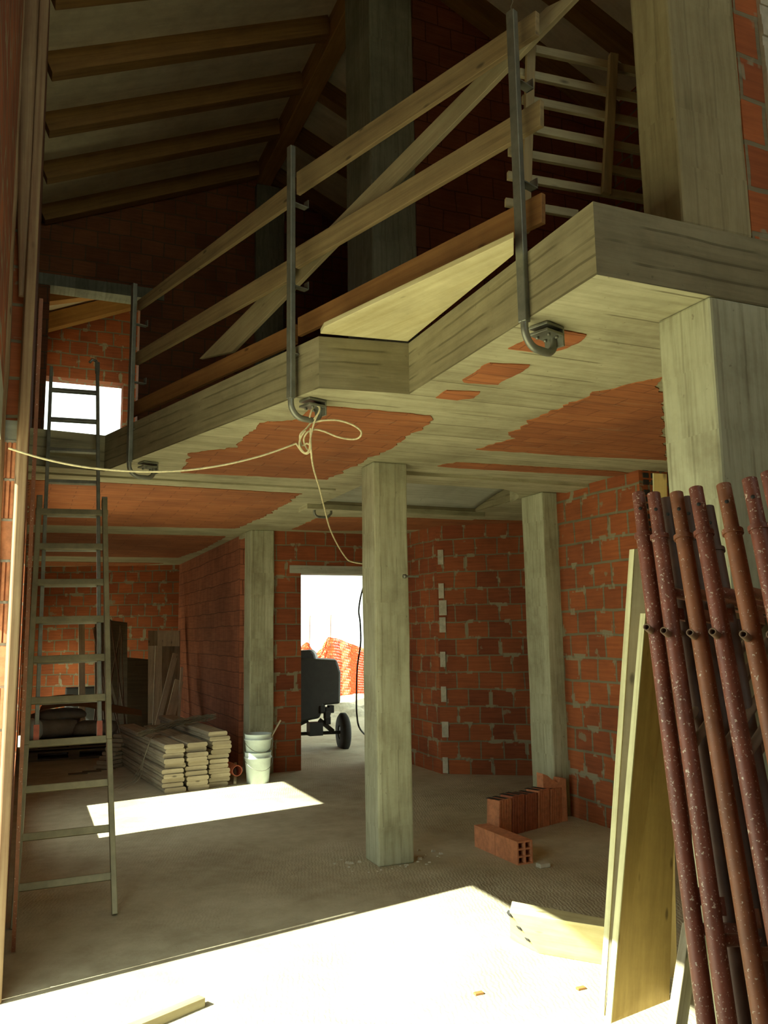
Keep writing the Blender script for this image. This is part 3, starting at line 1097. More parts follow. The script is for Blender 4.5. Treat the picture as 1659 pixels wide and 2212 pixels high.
# ================================================================== ROPE
anchor = V3((1.336, -0.168, 0)) + RN * 0.1 + V3((0, 0, CZ - 0.17))


def spline(pts, n=14):
    out = []
    P = [pts[0]] + pts + [pts[-1]]
    for i in range(1, len(P) - 2):
        for k in range(n):
            t = k / n
            p0, p1, p2, p3 = P[i - 1], P[i], P[i + 1], P[i + 2]
            out.append(0.5 * ((2 * p1) + (-p0 + p2) * t + (2 * p0 - 5 * p1 + 4 * p2 - p3) * t * t + (-p0 + 3 * p1 - 3 * p2 + p3) * t ** 3))
    out.append(pts[-1])
    return out


pA = Vp(18, 966, -0.12)
pA.x = min(pA.x, 0.0)
l0 = (pA - O).length / ray(18, 966).length
l1 = (anchor - O).length / ray(670, 900).length
ropes = []
xs = [(18, 968), (90, 990), (170, 1007), (250, 1016), (330, 1019), (410, 1015), (490, 1003), (570, 983), (640, 958)]
ropes.append([Dp(x, y, l0 + (l1 - l0) * (x - 18) / 640) for x, y in xs])
kn = [(640, 958), (652, 975), (664, 980), (672, 968), (664, 958), (652, 962), (648, 940), (662, 925), (676, 908), (688, 892), (690, 880), (680, 876), (672, 890), (668, 908), (676, 912), (700, 908), (730, 908), (762, 918), (780, 932), (776, 945), (760, 949), (730, 944), (700, 932), (680, 928), (664, 934), (656, 950), (662, 968), (672, 978), (673, 990)]
ropes.append([Dp(x, y, l1 + 0.012 * (i % 3)) for i, (x, y) in enumerate(kn)])
tl_ = [(671, 925), (671, 950), (673, 985), (678, 1015), (690, 1055), (700, 1095), (712, 1140), (728, 1175), (745, 1202), (758, 1213), (790, 1219)]
d_end = (V3((2.44, 1.6, 2.6)) - O).length / ray(780, 1217).length
ropes.append([Dp(x, y, l1 + (d_end - l1) * max(0, (y - 985) / 232) ** 1.0) for x, y in tl_])
g = MB()
for r in ropes:
    g.tube(spline(r, 8), 0.0055, 6)
g.tube(spline([Dp(660, 930, l1), Dp(650, 945, l1), Dp(647, 962, l1), Dp(658, 978, l1), Dp(668, 972, l1), Dp(670, 950, l1), Dp(678, 915, l1), Dp(686, 895, l1)]), 0.0055, 6)
tag(g.build('rope', M['rope']), 'pale rope slung from the left jamb, knotted to the middle clamp', 'rope')

# ================================================================== TIMBER AT THE LEFT JAMB
zt = 6.3
g = MB()
ca, sa = cos(radians(15)), sin(radians(15))
q = [V3((-.022 + x * ca - y * sa, .034 + x * sa + y * ca, 0)) for x, y in ((-.024, -.024), (.024, -.024), (.024, .024), (-.024, .024))]
g.hexa(q + [p + V3((0, 0, zt)) for p in q], L=(0, 0, 1))
tag(g.build('timber_post', M['post'], bevel=0.008), 'tall rough timber upright against the left jamb', 'timber')
pb, pt = Vp(-22, 1330, .05), Vp(42, -60, .05)
path = [pb + (pt - pb) * (i / 14) + V3((random.uniform(-.004, .004), 0, 0)) for i in range(15)]
g = MB().tube(path, [0.030 + 0.018 * (i / 14) + random.uniform(-.002, .002) for i in range(15)], 12)
tag(g.build('timber_pole', M['post']), 'rough reddish timber pole leaning at the far left edge', 'timber')
pb, pt = Vp(46, 640, .05), Vp(70, -60, .05)
path = [pb + (pt - pb) * (i / 10) for i in range(11)]
g = MB().tube(path, [0.014, 0.02, 0.03, 0.038, 0.042, 0.044, 0.046, 0.046, 0.046, 0.046, 0.046], 12)
tag(g.build('timber_wedge', M['post']), 'rough timber piece wedged high between pole and upright', 'timber')
# thin lath behind the post, spotted with cement
g = MB()
a_, b_ = Dp(44, 1700, 4.45), Dp(73, 1020, 4.45)
g.beam(a_, b_, 0.022, 0.03, up=(0, 1, 0))
a2 = a_ - (b_ - a_).normalized() * (a_.z / (b_ - a_).normalized().z)
g = MB().beam(a2, b_ + (b_ - a_) * 0.55, 0.020, 0.03, up=(0, 1, 0))
tag(g.build('timber_lath', M['rust2']), 'thin reddish lath with pale edge beside the left upright', 'lath')

# ================================================================== LADDER
lb, rb_ = Zp(27, 2005, 0), Zp(250, 1978, 0)
lt_, rt_ = V3((0.12, 2.30, 3.28)), V3((0.50, 2.26, 3.28))
mid_b = (lb + rb_) / 2
mid_t = (lt_ + rt_) / 2
lu = (mid_t - mid_b).normalized()
mid_b = mid_b
side = V3(((rb_ - lb).x, (rb_ - lb).y * .6, 0)).normalized()
side = (side - lu * side.dot(lu)).normalized()
ln = side.cross(lu).normalized()
if ln.y > 0:
    ln = -ln
wb_ = (rb_ - lb).length / 2 * 0.98
LEN = (mid_t - mid_b).length
Ltot = 4.06


def Lp(s, t, dep=0.0):
    return mid_b + lu * s + side * t + ln * dep


lad = thing('extension_ladder', 'tall two-section ladder leaning against the slab edge at left', 'ladder', mid_b)
s1 = 2.84          # top of the lower section
wt = 0.205
for sg, nm in ((-1, 'rail'), (1, 'rail')):
    g = MB()
    g.beam(Lp(0, sg * wb_), Lp(LEN * .30, sg * (wt + .045)), 0.034, 0.06, up=ln)
    g.beam(Lp(LEN * .30, sg * (wt + .045)), Lp(s1, sg * (wt + 0.02)), 0.036, 0.06, up=ln)
    g.build('lower_rail', M['ladder'], lad, bevel=0.004)
for k in range(0, 12):
    s_ = 0.217 + 0.279 * k
    if s_ > s1 - 0.05:
        break
    w = wb_ + (wt + .045 - wb_) * min(1, s_ / (LEN * .30))
    MB().beam(Lp(s_, -w), Lp(s_, w), 0.045, 0.028, up=ln).build('rung', M['ladder'], lad, bevel=0.004)
s0 = 1.09
for sg in (-1, 1):
    r_ = MB().beam(Lp(s0, sg * (wt - .012), -0.042), Lp(Ltot, sg * (wt - .03), -0.042), 0.026, 0.05, up=ln).build('upper_rail', M['steel'], lad, bevel=0.004)
    c = MB().beam(Lp(s0 - .02, sg * (wt - .012), -0.042), Lp(s0 + .09, sg * (wt - .012), -0.042), 0.034, 0.06, up=ln).build('rail_cap', M['pvc'], r_)
k = 0
s_ = 0.217 + 0.279 * 4
while s_ < Ltot - 0.1:
    MB().beam(Lp(s_, -(wt - .02), -0.042), Lp(s_, wt - .02, -0.042), 0.03, 0.03, up=ln).build('rung', M['steel'], lad, bevel=0.003)
    s_ += 0.279
for sg in (-1, 1):
    c = Lp(s1 - .02, sg * (wt + .02), -.02)
    MB().beam(c - side * .02, c + side * .02, .07, .09, up=ln).build('slide_bracket', M['steel'], lad, bevel=.004)
g = MB()
c = Lp(Ltot, wt - .03, -.06)
g.beam(c, c + lu * .10, .035, .03, up=ln)
g.tube([c + lu * .07, c + lu * .12 - side * .01, c + lu * .13 - side * .04, c + lu * .10 - side * .06], .012, 8)
g.build('top_hook', M['steel'], lad)

# ================================================================== PLANK STACKS
PD = V3((-0.09, 0.996, 0)).normalized()      # along the planks
PS = V3((0.996, 0.09, 0)).normalized()


def plank(c, length, w, th, dr, label, group, mat=None, name='stacked_plank'):
    c = V3(c)
    g = MB()
    sd_ = V3((dr.y, -dr.x, 0)).normalized()
    e = 0.012
    a, b = c, c + dr * length
    pr = [(-w / 2, e), (-w / 2 + e, 0), (w / 2 - e, 0), (w / 2, e), (w / 2, th - e), (w / 2 - e, th), (-w / 2 + e, th), (-w / 2, th - e)]
    vs = [a + sd_ * x + V3((0, 0, y)) for x, y in pr] + [b + sd_ * x + V3((0, 0, y)) for x, y in pr]
    fs = [tuple(range(8)), tuple(reversed(range(8, 16)))] + [(i, 8 + i, 8 + (i + 1) % 8, (i + 1) % 8) for i in range(8)]
    g.add(vs, fs, dr)
    o = g.build(name, mat or M['plank'])
    return tag(o, label, 'plank', group)


nth = ['bottom', 'second from the bottom', 'third from the bottom', 'fourth from the bottom', 'fifth from the bottom', 'sixth from the bottom', 'seventh from the bottom', 'eighth from the bottom', 'ninth from the bottom', 'tenth from the bottom', 'eleventh from the bottom', 'twelfth from the bottom', 'thirteenth from the bottom', 'topmost']
for si, (u0, v0, ncount, w, nm, vo) in enumerate([(1.565, 4.94, 10, 0.235, 'left', 0.0), (1.82, 4.96, 10, 0.235, 'middle', 0.03), (2.08, 5.02, 12, 0.235, 'right', 0.06)]):
    z = 0.0
    for k in range(ncount):
        th = random.uniform(0.045, 0.055)
        lab = nth[k] if k < ncount - 1 else 'topmost'
        jit = random.uniform(-.03, .03)
        if si == 2 and k >= 9:
            jit += 0.0
        du = random.uniform(-.018, .018)
        if si == 2:
            du += 0.02 * sin(k)
        plank((u0 + du, v0 + vo + jit, z), 2.3 + random.uniform(-.15, .2), w + random.uniform(-.02, .01), th - .003, PD, 'cement-stained plank, %s of the %s stack beside the buckets' % (lab, nm), 'planks of the %s stack' % nm)
        z += th
# second, further stack whose ends step back at the left
z = 0.0
for k in range(8):
    plank((0.98 + .035 * k, 7.0 + .03 * k, z), 1.1, 0.23, 0.045, V3((0.75, 0.66, 0)).normalized(), 'grey plank, %s of the low slanted pile behind the stacks' % (nth[k] if k < 7 else 'topmost'), 'planks of the slanted pile')
    z += 0.05
# tie wire bundle thrown across the stacks
g = MB()
rr = random.Random(3)
for k in range(26):
    pts = []
    for j in range(7):
        t = j / 6
        b0 = V3((1.28, 5.55, 0.53)).lerp(V3((2.2, 6.1, 0.62)), t)
        pts.append(b0 + V3((rr.uniform(-.05, .05), rr.uniform(-.12, .12), rr.uniform(0, .07) + 0.03 * sin(t * 3))))
    g.tube(spline(pts, 4), 0.0035, 4)
for k in range(3):
    pts = [V3((1.5, 5.5, .55)), V3((1.38, 5.35, .55)), V3((1.30, 5.3, .35)), V3((1.25 - .03 * k, 5.3 + .05 * k, .12)), V3((1.1 - .06 * k, 5.35, .02))]
    g.tube(spline(pts, 5), 0.003, 4)
tag(g.build('wire_bundle', M['wire']), 'tangled bundle of tie wire lying across the plank stacks', 'wire', kind='stuff')

# red pipe end
c = Zp(508, 1668, 0) + V3((0, 0, 0.11))
c = V3((2.30, 5.16, 0.14))
g = MB().lathe(c, [(.052, 0), (.06, 0), (.06, .9), (.052, .9), (.052, 0)], 20, PD)
tag(g.build('red_pipe', M['pvc']), 'red plastic pipe end poking out beside the plank stacks', 'pipe')
MB_ = MB().beam(V3((2.26, 5.1, .02)), V3((2.36, 5.5, .17)), .03, .03)
tag(MB_.build('wood_offcut', M['plank']), 'small slanted stick between planks and buckets', 'stick')

# ================================================================== BUCKETS
bc = Zp(557, 1690, 0)
bc.z = 0


def bucket(c, r0, r1, h, label, z0=0.0):
    t = thing('plastic_bucket', label, 'bucket', c + V3((0, 0, z0)))
    cc = c + V3((0, 0, z0))
    prof = [(0, 0), (r0, 0), (r0 + (r1 - r0) * .8, h * .8), (r1 + .006, h * .8), (r1 + .006, h * .84), (r1 - .002, h * .85), (r1, h * .98), (r1 + .006, h), (r1 - .004, h), (r1 - .006, h * .85), (r0 - .004, .01), (0, .01)]
    MB().lathe(cc, prof, 32).build('body', M['white'], t)
    pts = []
    for k in range(13):
        a = pi * k / 12
        pts.append(cc + V3((cos(a) * (r1 + .012), -sin(a) * (r1 + .03), h * .82 - sin(a) * h * .38)))
    MB().tube(pts, .0035, 6).build('handle', M['steel'], t)
    return t


bucket(bc, .125, .15, .34, 'white plastic bucket standing on the floor, holding a second bucket')
bucket(bc, .125, .152, .34, 'white plastic bucket nested on top of the other one', z0=.20)
g = MB().beam(bc + V3((.0, -.02, .25)), bc + V3((.25, -.05, .68)), .045, .014)
tag(g.build('mixing_stick', M['plank'], bevel=.003), 'pale wooden paddle leaning out of the upper bucket', 'stick')

# ================================================================== OUTSIDE THE DOORWAY
mc = Vp(690, 1610, 7.45)
mc.z = -.06
mt = thing('site_machine', 'dark wheeled machine standing outside the doorway', 'machine', mc)
MV = 7.3


def out_px(pts, v=MV):
    return [Vp(x, y, v) for x, y in pts]


g = MB().extr(out_px([(560, 1438), (652, 1422), (728, 1426), (736, 1452), (735, 1520), (700, 1524), (690, 1552), (640, 1562), (560, 1555)]), (0.25, .75, 0))
g.build('body', M['machine'], mt, bevel=.03)
g = MB().extr(out_px([(585, 1425), (600, 1408), (672, 1404), (680, 1412), (684, 1428), (585, 1436)], MV + .1), (0.2, .5, 0))
g.build('engine_cover', M['machine'], mt, bevel=.03)
g = MB()
ax = Vp(740, 1592, MV + .1)
zaxle = 0.26
wheel_c = V3((ax.x, ax.y, .22))
a2 = wheel_c + V3((-1.3, 0.25, 0))
g.tube([wheel_c, a2], .025, 8)
g.beam(V3((wheel_c.x - .15, wheel_c.y, .24)), Vp(690, 1555, MV + .1), .05, .06)
g.beam(V3((wheel_c.x - .95, wheel_c.y + .1, .24)), Vp(665, 1555, MV + .1), .05, .06)
q = Vp(680, 1560, MV + .1)
g.box(q.x - .1, q.x + .1, q.y - .08, q.y + .08, .2, q.z)
g.build('frame', M['machine'], mt)
for c in (wheel_c, a2):
    w_ = MB().lathe(c + V3((-.05, 0, 0)), [(.10, 0), (.24, .0), (.28, .03), (.28, .09), (.24, .12), (.10, .12), (.10, 0)], 28, (1, -.1, 0)).build('tyre', M['black'], mt)
    MB().lathe(c + V3((-.04, 0, 0)), [(0, 0), (.11, 0), (.11, .09), (0, .09)], 20, (1, -.1, 0)).build('hub', M['machine'], w_)
g = MB()
rr = random.Random(5)
q = Vp(708, 1545, MV - .02)
for k in range(5):
    c = q + V3((rr.uniform(-.08, .08), rr.uniform(0, .1), rr.uniform(-.1, .1)))
    g.box(c.x - .04, c.x + .04, c.y - .05, c.y + .05, c.z - .06, c.z + .05)
g.build('motor_block', M['black'], mt, bevel=.01)

# orange safety net on stakes
FV = 16.5
net = thing('safety_net', 'orange plastic safety netting strung on stakes outside', 'fence', Vp(740, 1502, FV))
tops = [(560, 1392), (650, 1396), (664, 1386), (672, 1402), (684, 1412), (697, 1400), (708, 1376), (730, 1380), (760, 1392), (790, 1402), (840, 1405), (900, 1390)]
nx, nz = 120, 20


def topy(x):
    for i in range(len(tops) - 1):
        if tops[i][0] <= x <= tops[i + 1][0]:
            t = (x - tops[i][0]) / (tops[i + 1][0] - tops[i][0])
            return tops[i][1] + (tops[i + 1][1] - tops[i][1]) * t
    return 1400


g = MB()
vs, fs = [], []
for i in range(nx + 1):
    x = 560 + 340 * i / nx
    for j in range(nz + 1):
        y = topy(x) + (1506 - topy(x)) * j / nz
        p = Vp(x, y, FV + .12 * sin(i * .35) + .03 * sin(j * 1.7 + i))
        vs.append(p)
for i in range(nx):
    for j in range(nz):
        q = i * (nz + 1) + j
        fs.append((q, q + 1, q + nz + 2, q + nz + 1))
g.add(vs, fs)
no = g.build('netting', M['mesh'], net)
wm = no.modifiers.new('wire', 'WIREFRAME')
wm.thickness = .045
wm.use_even_offset = False
for (x, yt, yb) in ((668, 1330, 1505), (713, 1328, 1502), (795, 1350, 1500)):
    a, b_ = Vp(x - 2, yb, FV), Vp(x + 2, yt, FV)
    MB().tube([a, b_], .012, 6).build('stake', M['bar'], net)

# rubble heap and soil bank outside
def mound(name, c, rx, ry, h, mat, label, seed, n=20):
    g = MB()
    vs, fs = [], []
    for i in range(n + 1):
        for j in range(n + 1):
            x, y = -1 + 2 * i / n, -1 + 2 * j / n
            r = sqrt(x * x + y * y)
            k = max(0, 1 - r * r)
            z = h * k * (0.65 + 0.7 * noise.noise(V3((x * 3 + seed, y * 3, seed)))) + h * .25 * k * noise.noise(V3((x * 11, y * 11, seed)))
            vs.append((c[0] + x * rx, c[1] + y * ry, -.08 + max(0, z)))
    for i in range(n):
        for j in range(n):
            q = i * (n + 1) + j
            fs.append((q, q + n + 1, q + n + 2, q + 1))
    g.add(vs, fs, None, 0, True)
    o = g.build(name, mat)
    return tag(o, label, 'rubble', kind='stuff')


q = Zp(745, 1545, 0)
mound('rubble_heap', (q.x, q.y, 0), 1.3, .5, .35, M['mortar'], 'low heap of pale rubble behind the machine outside', 2.0)
q = Zp(775, 1512, 0)
mound('soil_bank', (q.x + .4, q.y, 0), 2.6, 1.2, .25, M['soil'], 'bright bank of soil at the foot of the orange netting', 5.0)

# black cable hanging in the doorway
pts = [Vp(797, 1235, 6.03), Vp(787, 1262, 6.06), Vp(779, 1290, 6.1), Vp(775, 1320, 6.1), Vp(778, 1345, 6.12), Vp(779, 1390, 6.15), Vp(772, 1440, 6.2), Vp(770, 1500, 6.25), Vp(771, 1545, 6.3), Vp(778, 1575, 6.35)]
e = Zp(800, 1600, 0)
pts.append(V3((e.x, e.y, .02)))
tag(MB().tube(spline(pts, 6), .012, 8).build('black_cable', M['black']), 'black cable hanging down the right side of the doorway', 'cable')

# ================================================================== LEFT ROOM STORE
# pallet piled with sacks and a brown sheet
pp = Zp(150, 1650, 0)
t = thing('wooden_pallet', 'dark wooden pallets under the sacks behind the ladder', 'pallet', (0.75, 8.6, 0))
for lv in range(2):
    z = .005 + lv * .145
    for k in range(3):
        MB().box(0.12, 1.32, 8.1 + .42 * k, 8.24 + .42 * k, z, z + .02).build('bottom_board', M['darkwood'], t)
    for k in range(3):
        for j in range(3):
            MB().box(.12 + .53 * j, .26 + .53 * j, 8.1 + .42 * k, 8.24 + .42 * k, z + .02, z + .10).build('block', M['darkwood'], t)
    g = MB()
    for k in range(7):
        MB().box(.12, 1.32, 8.1 + .14 * k, 8.2 + .14 * k, z + .10, z + .122).build('top_board', M['darkwood'], t)


def sack(c, s, rot, mat, label, seed):
    g = MB()
    n, m2 = 16, 10
    vs, fs = [], []
    for i in range(n):
        for j in range(m2 + 1):
            th = 2 * pi * i / n
            ph = -pi / 2 + pi * j / m2
            x = math.copysign(abs(cos(ph) * cos(th)) ** .6, cos(th))
            y = math.copysign(abs(cos(ph) * sin(th)) ** .6, sin(th))
            z = math.copysign(abs(sin(ph)) ** .8, sin(ph))
            k = 1 + .12 * noise.noise(V3((x * 2 + seed, y * 2, z * 2)))
            x, y, z = x * s[0] * k, y * s[1] * k, z * s[2] * k
            vs.append((c[0] + x * cos(rot) - y * sin(rot), c[1] + x * sin(rot) + y * cos(rot), c[2] + s[2] + z))
    for i in range(n):
        i2 = (i + 1) % n
        for j in range(m2):
            fs.append((i * (m2 + 1) + j, i2 * (m2 + 1) + j, i2 * (m2 + 1) + j + 1, i * (m2 + 1) + j + 1))
    g.add(vs, fs, None, 0, True)
    return tag(g.build('cement_sack', mat), label, 'sack', 'sacks on the pallets')


sack((.42, 8.45, .28), (.36, .26, .13), .1, M['sack'], 'grey cement sack, front left on the pallets', 1)
sack((1.0, 8.4, .28), (.32, .25, .10), -.1, M['sack'], 'grey cement sack, front right on the pallets', 2)
sack((.45, 8.85, .28), (.38, .26, .16), .2, M['sack'], 'grey cement sack, back left on the pallets', 3)
sack((.55, 8.55, .50), (.32, .26, .08), .3, M['sack'], 'pale wrinkled sack, upper layer on the pallets', 4)
sack((.17, 8.25, .28), (.12, .2, .14), .3, M['white'], 'pale plastic bag at the left end of the pallets', 6)
# brown corrugated sheet draped over the sacks
g = MB()
vs, fs = [], []
n = 26
for i in range(n + 1):
    for j in range(9):
        t_ = i / n
        s_ = j / 8
        u = .25 + 1.35 * t_ + .1 * s_
        v = 8.12 + .85 * s_ - .1 * t_
        z = .80 - .26 * t_ ** 1.5 + .10 * sin(pi * min(1, t_ * 1.5)) * .6 - .14 * (1 - t_) * (1 - s_) + .012 * sin(s_ * 30)
        vs.append((u, v, z))
N = len(vs)
vs += [(p[0], p[1], p[2] + .012) for p in vs]
for i in range(n):
    for j in range(8):
        q = i * 9 + j
        fs.append((q, q + 1, q + 10, q + 9))
        fs.append((N + q, N + q + 9, N + q + 10, N + q + 1))
for i in range(n):
    fs.append((i * 9, (i + 1) * 9, N + (i + 1) * 9, N + i * 9))
    fs.append((i * 9 + 8, N + i * 9 + 8, N + (i + 1) * 9 + 8, (i + 1) * 9 + 8))
g.add(vs, fs, (1, 0, 0), 0, True)
tag(g.build('brown_sheet', M['tarp']), 'brown corrugated sheet lying over the sacks', 'sheet')

# upright pale plank, rebar bundle, dark board
BV = 10.7
a, b_ = Vp(177, 1500, 10.1), Vp(176, 1345, 10.75)
d_ = (b_ - a).normalized()
a = a - d_ * (a.z / d_.z)
tag(MB().beam(a, b_, .10, .03, up=(0, 1, 0)).build('upright_plank', M['plank_pale'], bevel=.003), 'pale plank leaning upright against the far wall', 'plank')
rr = random.Random(9)
for k in range(14):
    x0 = 200 + 5.7 * k + rr.uniform(-2, 2)
    xt = 200 + rr.uniform(0, 65)
    a, b_ = Vp(x0, 1590, 9.6 + rr.uniform(-.1, .2)), Vp(xt, 1335 + rr.uniform(0, 40), 10.55 + rr.uniform(-.1, .1))
    d_ = (b_ - a).normalized()
    a = a - d_ * (a.z / d_.z)
    o = MB().tube([a, b_], rr.uniform(.008, .014), 6).build('reinforcing_bar', M['bar'])
    tag(o, 'rusty steel bar leaning on the far wall, %s from the left at its foot' % (ords + ['eleventh', 'twelfth', 'thirteenth', 'rightmost, last'])[k], 'steel bar', 'steel bars leaning on the far wall')
a0, b0, a1, b1 = Vp(205, 1580, 10.2), Vp(205, 1335, 10.85), Vp(275, 1580, 10.0), Vp(275, 1345, 10.75)
zb = 0
tag(MB().extr([V3((a0.x, a0.y, 0)), V3((a1.x, a1.y, 0)), b1, b0], (0, .04, 0)).build('dark_board', M['darkwood']), 'dark board behind the steel bars', 'board')
a0, b0, a1, b1 = Vp(275, 1560, 10.3), Vp(275, 1420, 10.7), Vp(330, 1560, 10.2), Vp(330, 1425, 10.6)
tag(MB().extr([V3((a0.x, a0.y, 0)), V3((a1.x, a1.y, 0)), b1, b0], (0, .04, 0)).build('dark_board', M['darkwood']), 'low dark board in the corner between bars and tall panel', 'board')
# dark box on the back
a = Vp(172, 1492, 11.0)
g = MB().box(a.x - .22, a.x + .30, 11.0, 11.3, 0, a.z + .05)
tag(g.build('dark_crate', M['black'], bevel=.02), 'black crate by the far wall behind the ladder', 'crate')

# formwork panels leaning in the corner
fp = thing('formwork_board', 'tall pale formwork panel leaning in the far corner', 'panel', Zp(350, 1570, 0))
P = [Vp(320, 1562, 9.75), Vp(388, 1562, 9.6), Vp(388, 1362, 10.3), Vp(320, 1362, 10.4)]
P[0].z = 0
P[1].z = 0
MB().extr(P, (0.02, .06, 0), L=(0, 0, 1)).build('face', M['plank'], fp)
for (xa, xb, ya, yb) in ((320, 350, 1395, 1562), (340, 388, 1362, 1396)):
    Q = []
    for (x, y) in ((xa, yb), (xb, yb), (xb, ya), (xa, ya)):
        d = ray(x, y)
        n_ = (P[1] - P[0]).cross(P[3] - P[0]).normalized()
        off_ = -n_ * .0 if True else n_
        Q.append(O + d * (n_.dot(P[0] - O) / n_.dot(d)))
    MB().extr(Q, (-.005, -.03, 0), L=(0, 0, 1)).build('edge_board', M['plank_pale'], fp)
for lab, (x0, y0, x1, y1, w) in {
    'longest pale board leaning against the tall panel': (342, 1560, 379, 1412, .085),
    'short pale board leaning behind the plank stacks': (368, 1548, 387, 1470, .14),
    'narrow lath leaning left of the boards': (331, 1550, 337, 1395, .02),
    'thin strip standing beside the partition wall': (386, 1545, 393, 1442, .04)}.items():
    a, b_ = Vp(x0, y0, 8.9), Vp(x1, y1, 9.3)
    d_ = (b_ - a).normalized()
    a = a - d_ * (a.z / d_.z)
    tag(MB().beam(a, b_, w, .025, up=(0, 1, 0)).build('leaning_board', M['plank_pale'], bevel=.003), lab, 'board', 'boards leaning in the far corner')

# dust and scraps on the floor of the left room
rr = random.Random(21)
for k in range(3):
    c = Zp(170 + 30 * k, 1672 - 5 * k, 0)
    g = MB().box(c.x - .12, c.x + .1, c.y - .05, c.y + .05, 0, .012)
    tag(g.build('floor_scrap', M['darkwood']), 'flat scrap on the floor before the pallets, %s' % ('left one', 'middle one', 'right one')[k], 'scrap', 'scraps before the pallets')

# ================================================================== LOOSE BRICKS
def hollow_brick(c, ax, up, L_, w, h, nx_, nz_, mat, label, name='hollow_brick', group='loose hollow bricks'):
    """brick with real cores running along ax; c is the centre of the near bottom edge"""
    ax = V3(ax).normalized()
    up = V3(up).normalized()
    sd_ = ax.cross(up).normalized()
    g = MB()
    t_ = .011
    c = V3(c)

    def pc_(x0, x1, y0, y1):
        p = [c + sd_ * x + up * y for x, y in ((x0, y0), (x1, y0), (x1, y1), (x0, y1))]
        g.hexa(p + [q + ax * L_ for q in p], ax)
    for i in range(nx_ + 1):
        x = -w / 2 + (w - t_) * i / nx_
        pc_(x, x + t_, 0, h)
    for j in range(nz_ + 1):
        y = (h - t_) * j / nz_
        for i in range(nx_):
            x = -w / 2 + (w - t_) * i / nx_ + t_
            pc_(x, x + (w - t_) / nx_ - t_, y, y + t_)
    o = g.build(name, mat)
    return tag(o, label, 'brick', group)


e = Zp(1143, 1866, 0)
s_ = Zp(1050, 1826, 0)
dv = (s_ - e).normalized()
sdv = dv.cross(V3((0, 0, 1)))
off = V3((-dv.y, dv.x, 0))
c0 = e + V3((-.055 * 0, .0, 0))
hollow_brick(e + V3((-.03, .0, 0)), dv, (0, 0, 1), .30, .13, .16, 2, 3, M['claybrick'], 'orange hollow brick lying on its side, open end towards the camera')
hollow_brick(e + V3((-.03, .0, 0)) + dv * .305, dv, (0, 0, 1), .30, .13, .16, 2, 3, M['claybrick'], 'paler hollow brick lying end to end behind the open-ended one')
rowA, rowB = Zp(1078, 1812, 0), Zp(1205, 1778, 0)
labs = ['leftmost pale brick of the standing row', 'dark ribbed brick standing second in the row', 'dark ribbed brick standing third in the row', 'brick standing fourth in the row', 'brick standing fifth in the row', 'broken brick on end at the right of the row']
for k in range(5):
    c = rowA.lerp(rowB, k / 4.6)
    rd = (rowB - rowA).normalized()
    hh = .29 + .01 * (k % 2)
    w = rd.orthogonal()
    nrm = V3((rd.y, -rd.x, 0))
    g = MB()
    wv_ = (rowB - rowA).length / 4.6 - .012
    ln_ = .13
    cc = c + rd * (wv_ / 2)
    # upright ribbed brick
    p = [cc - rd * wv_ / 2, cc + rd * wv_ / 2, cc + rd * wv_ / 2 - nrm * ln_, cc - rd * wv_ / 2 - nrm * ln_]
    lean = rd * .02
    g.hexa(p + [q + V3((0, 0, hh)) + lean for q in p])
    for r_ in range(5):
        x = -wv_ / 2 + wv_ * (r_ + .15) / 5
        q0 = cc + rd * x + nrm * .004
        q1 = cc + rd * (x + wv_ / 5 * .6) + nrm * .004
        pr = [q0, q1, q1 - nrm * .006, q0 - nrm * .006]
        g.hexa(pr + [q + V3((0, 0, hh)) + lean for q in pr])
    o = g.build('standing_brick', M['claybrick'] if k in (0, 3, 4) else M['claybrick_d'])
    tag(o, labs[k], 'brick', 'loose bricks in the standing row')
    # black plates on top stand for the shade in the cores
    g = MB()
    for i in range(2):
        for j in range(3):
            x = -wv_ / 2 + wv_ * (i + .2) / 2
            y = .02 + ln_ * j / 3
            b0 = cc + rd * x - nrm * y + V3((0, 0, hh)) + lean
            b1 = cc + rd * (x + wv_ * .3) - nrm * y + V3((0, 0, hh)) + lean
            pr = [b0, b1, b1 - nrm * .055, b0 - nrm * .055]
            g.hexa([q - V3((0, 0, .002)) for q in pr] + [q + V3((0, 0, .001)) for q in pr])
    g.build('core_hole_shade', M['black'], parent=o)
c = Zp(1190, 1752, 0)
g = MB()
c = rowB + V3((-0.02, .02, 0))
out_ = [(c.x - .1, 0), (c.x + .14, 0), (c.x + .14, .36), (c.x + .08, .37), (c.x + .06, .33), (c.x + .0, .36), (c.x - .05, .40), (c.x - .1, .42)]
g.extr([V3((x, c.y, z)) for x, z in out_], (0, .1, 0))
tag(g.build('broken_brick', M['claybrick'], bevel=.004), labs[5], 'brick')
c = Zp(1175, 1873, 0)
tag(MB().box(c.x - .05, c.x + .04, c.y - .03, c.y + .03, 0, .03).build('mortar_chunk', M['mortar'], bevel=.008), 'small pale chunk of mortar beside the hollow brick', 'rubble')

